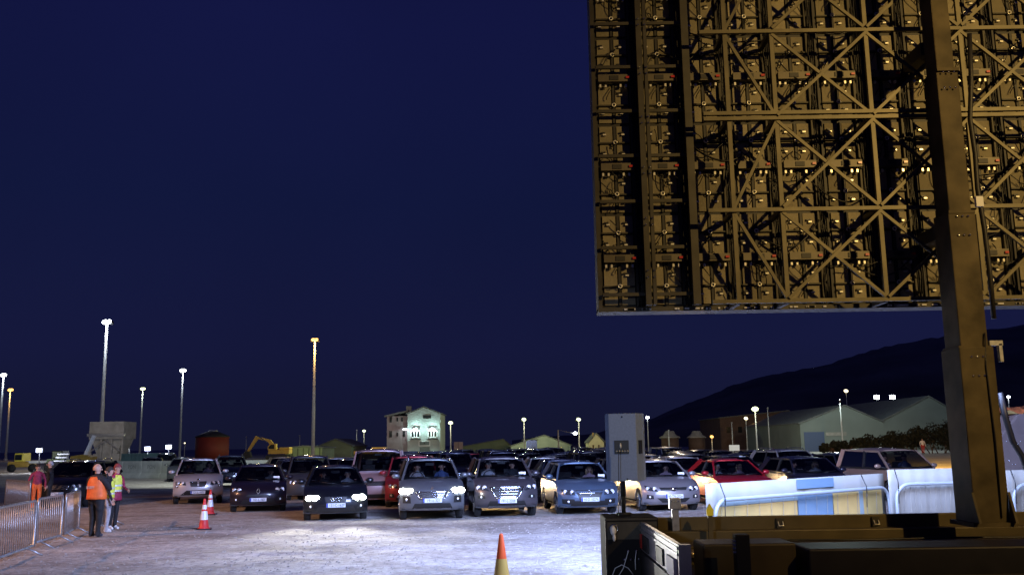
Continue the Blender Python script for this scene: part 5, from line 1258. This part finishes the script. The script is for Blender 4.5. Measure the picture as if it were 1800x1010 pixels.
# ------------------------------------------------------------------ traffic cones
M['cone'] = mat('orange_cone', (.80, .11, .02), .5, noise=.08, nscale=5); M['cone_red'] = mat('red_cone', (.62, .03, .03), .5, noise=.1, nscale=5); M['cone_w'] = mat('white_sleeve', (.75, .75, .8), .4, .1)
def cone(loc, label, red, h=.76, group=None, rz=.3):
    t = empty('traffic_cone', loc, rz, label, 'traffic cone', group); m = M['cone_red'] if red else M['cone']
    R0, R1 = .135, .028; r_ = lambda z: R0+(R1-R0)*z/h
    MB().bbox(-.20, .20, -.20, .20, 0, .035, m if not red else M['black']).build('base', t, bevel=.012)
    q = MB(); zs = [.035, .06, h*.3, h*.6, h*.97, h]; q.tube([(0, 0, z) for z in zs], [R0*1.25, r_(.06), r_(h*.3), r_(h*.6), r_(h*.97), r_(h)*.8], m, 28); q.build('body', t)
    bands = ((h*.32, h*.60), (h*.66, h*.80)) if red else ((h*.05, h*.52),)
    q = MB()
    for a, b in bands: q.tube([(0, 0, a), (0, 0, b)], [r_(a)+.004, r_(b)+.004], M['cone_w'] if red else mat('dull_yellow_sleeve', (.55, .36, .08), .45), 28, cap=False)
    q.build('reflective_sleeve', t)
cone(gnd(882, 1028), 'single orange cone with a dull yellow sleeve, standing alone in the foreground', False, .76)
cone(gnd(358, 930), 'nearer of two red and white cones standing close together', True, .80, 'two red and white traffic cones')
cone(gnd(369, 904), 'farther of two red and white cones standing close together', True, .80, 'two red and white traffic cones', .1)

# ------------------------------------------------------------------ pedestrian barriers at the left
def barrier(A, B, label, h=1.08):
    d = B-A; L = d.length; ang = math.atan2(d.y, d.x)
    t = empty('crowd_barrier', (A.x, A.y, 0), ang, label, 'barrier', 'galvanised crowd barriers at the left edge')
    r0 = .10; z0 = .16
    P_ = [(0, 0, z0), (0, 0, h-r0)]+[(r0*(1-cos(a)), 0, h-r0+r0*sin(a)) for a in (pi/8, pi/4, 3*pi/8, pi/2)]+[(L-r0*(1-cos(a)), 0, h-r0+r0*sin(a)) for a in (pi/2, 3*pi/8, pi/4, pi/8)]+[(L, 0, h-r0), (L, 0, z0), (0, 0, z0)]
    MB().tube(P_, .026, M['galv'], 8).build('frame', t)
    q = MB(); n = max(6, int(L/.135))
    for k in range(1, n): q.tube([(L*k/n, 0, z0), (L*k/n, 0, h)], .0105, M['galv'], 5)
    q.build('bars', t)
    for x in (L*.10, L*.88):
        q = MB(); q.tube([(x, -.34, .012), (x, -.06, .15), (x, 0, .16), (x, .06, .15), (x, .34, .012)], .016, M['galv'], 6); q.build('foot', t)
pts = [gnd(-75, 1040), gnd(-2, 984), gnd(55, 968)]
P1 = gnd(1, 985); 
barrier(gnd(-95, 1030), gnd(58, 972), 'nearest crowd barrier cut by the left edge of the view')
barrier(gnd(62, 966), gnd(106, 952), 'crowd barrier in the middle of the row at the left')
barrier(gnd(112, 950), gnd(137, 937), 'crowd barrier at the right end of the row, beside the man in the orange vest')
barrier(gnd(8, 896), gnd(50, 905), 'far crowd barrier in front of the two bystanders at the far left', 1.1)
barrier(gnd(198, 921), gnd(172, 935), 'crowd barrier mostly hidden behind the three people in hi-vis vests')

# ------------------------------------------------------------------ people standing
G = 'stewards in hi-vis vests at the left'
A_ = gnd(166, 944)
person((A_.x, A_.y, 0), R(158), 'man in an orange hi-vis vest seen from behind, hand raised to his face', G, hair=M['skin'], vest=M['orange'],
       h=1.74, build=1.32, top=M['blackcloth'], trousers=M['blackcloth'], shoes=M['shoe_dark'], head_yaw=R(-15), lean=.02,
       arms=(((.33, -.06, 1.16), (.10, -.26, 1.34)), ((-.33, -.10, 1.14), (-.06, -.24, 1.50))))
o = text('vest_lettering', 'SECURITY', .095, M['tape'], (0, 0, 0), (0, 0, 0), None)
woman = None
vst = [x for x in bpy.data.objects if x.name.startswith('vest') and x.type == 'MESH'][0]
o.parent = vst; o.location = (0, .222, 1.21); o.rotation_euler = (R(90), 0, R(180)); o.scale = (.62, 1, 1)
B_ = gnd(181, 937)
person((B_.x, B_.y+.2, 0), R(115), 'person in grey trousers half hidden by the man in the orange vest', G, hair=M['hair_dark'], vest=M['yellow'],
       h=1.66, build=1.0, top=M['blackcloth'], trousers=M['greycloth'], shoes=M['shoe'], head_yaw=0)
D_ = gnd(198, 931)
person((D_.x, D_.y, 0), R(62), 'woman in a maroon jacket and yellow hi-vis vest with reddish tied-back hair', G, hair=M['hair_red'], hair_len=.16, vest=M['yellow'],
       h=1.72, build=.95, top=M['maroon'], trousers=M['blackcloth'], shoes=M['shoe'], head_yaw=0, lean=-.05,
       arms=(((.27, -.02, 1.14), (.22, -.24, 1.06)), ((-.30, -.0, 1.12), (-.26, -.18, .92))), legs=(((.07, -.03, .52), (.07, .03, .09), (.08, -.14, .045)), ((-.07, -.02, .52), (-.08, .05, .09), (-.09, -.12, .045))))
wj = [x for x in bpy.data.objects if x.get('label', '').startswith('woman in a maroon')][0]
q = MB(); q.grid([[(rx*cos(t), ry*sin(t)-.01, z) for t in [2*pi*j/18 for j in range(18)]] for z, rx, ry in ((.78, .20, .165), (.86, .195, .16), (.96, .185, .15), (1.02, .17, .14))], M['maroon'], True, None, True)
sv = q.build('jacket_hem', wj).modifiers.new('thickness', 'SOLIDIFY'); sv.thickness = .01
E_ = gnd(47, 899)
person((E_.x, E_.y+.6, 0), R(30), 'bystander in a dark red top and orange trousers behind the far crowd barrier', 'bystanders at the far left', hair=M['hair_dark'], h=1.62, build=1.0, top=M['maroon'], trousers=M['orange'], shoes=M['shoe_dark'])
E_ = gnd(60, 898)
person((E_.x, E_.y+1.0, 0), R(-60), 'bystander in black with a pale hood, beside the big black SUV', 'bystanders at the far left', hair=M['greycloth'], h=1.72, build=1.1, top=M['blackcloth'], trousers=M['blackcloth'], shoes=M['shoe_dark'])
E_ = gnd(1623, 797)
person((E_.x, E_.y, 0), 0, 'distant person in a white jacket and red trousers standing before the dark bushes', None, hair=M['hair_dark'], vest=None, h=2.0, build=1.3, top=mat('white_jacket', (.8, .8, .82), .6, emit=None), trousers=M['redplug'], shoes=M['shoe_dark'], levels=1)
# remove construction leftovers
for me in list(bpy.data.meshes):
    if me.users == 0: bpy.data.meshes.remove(me)
print('objects', len(bpy.data.objects))
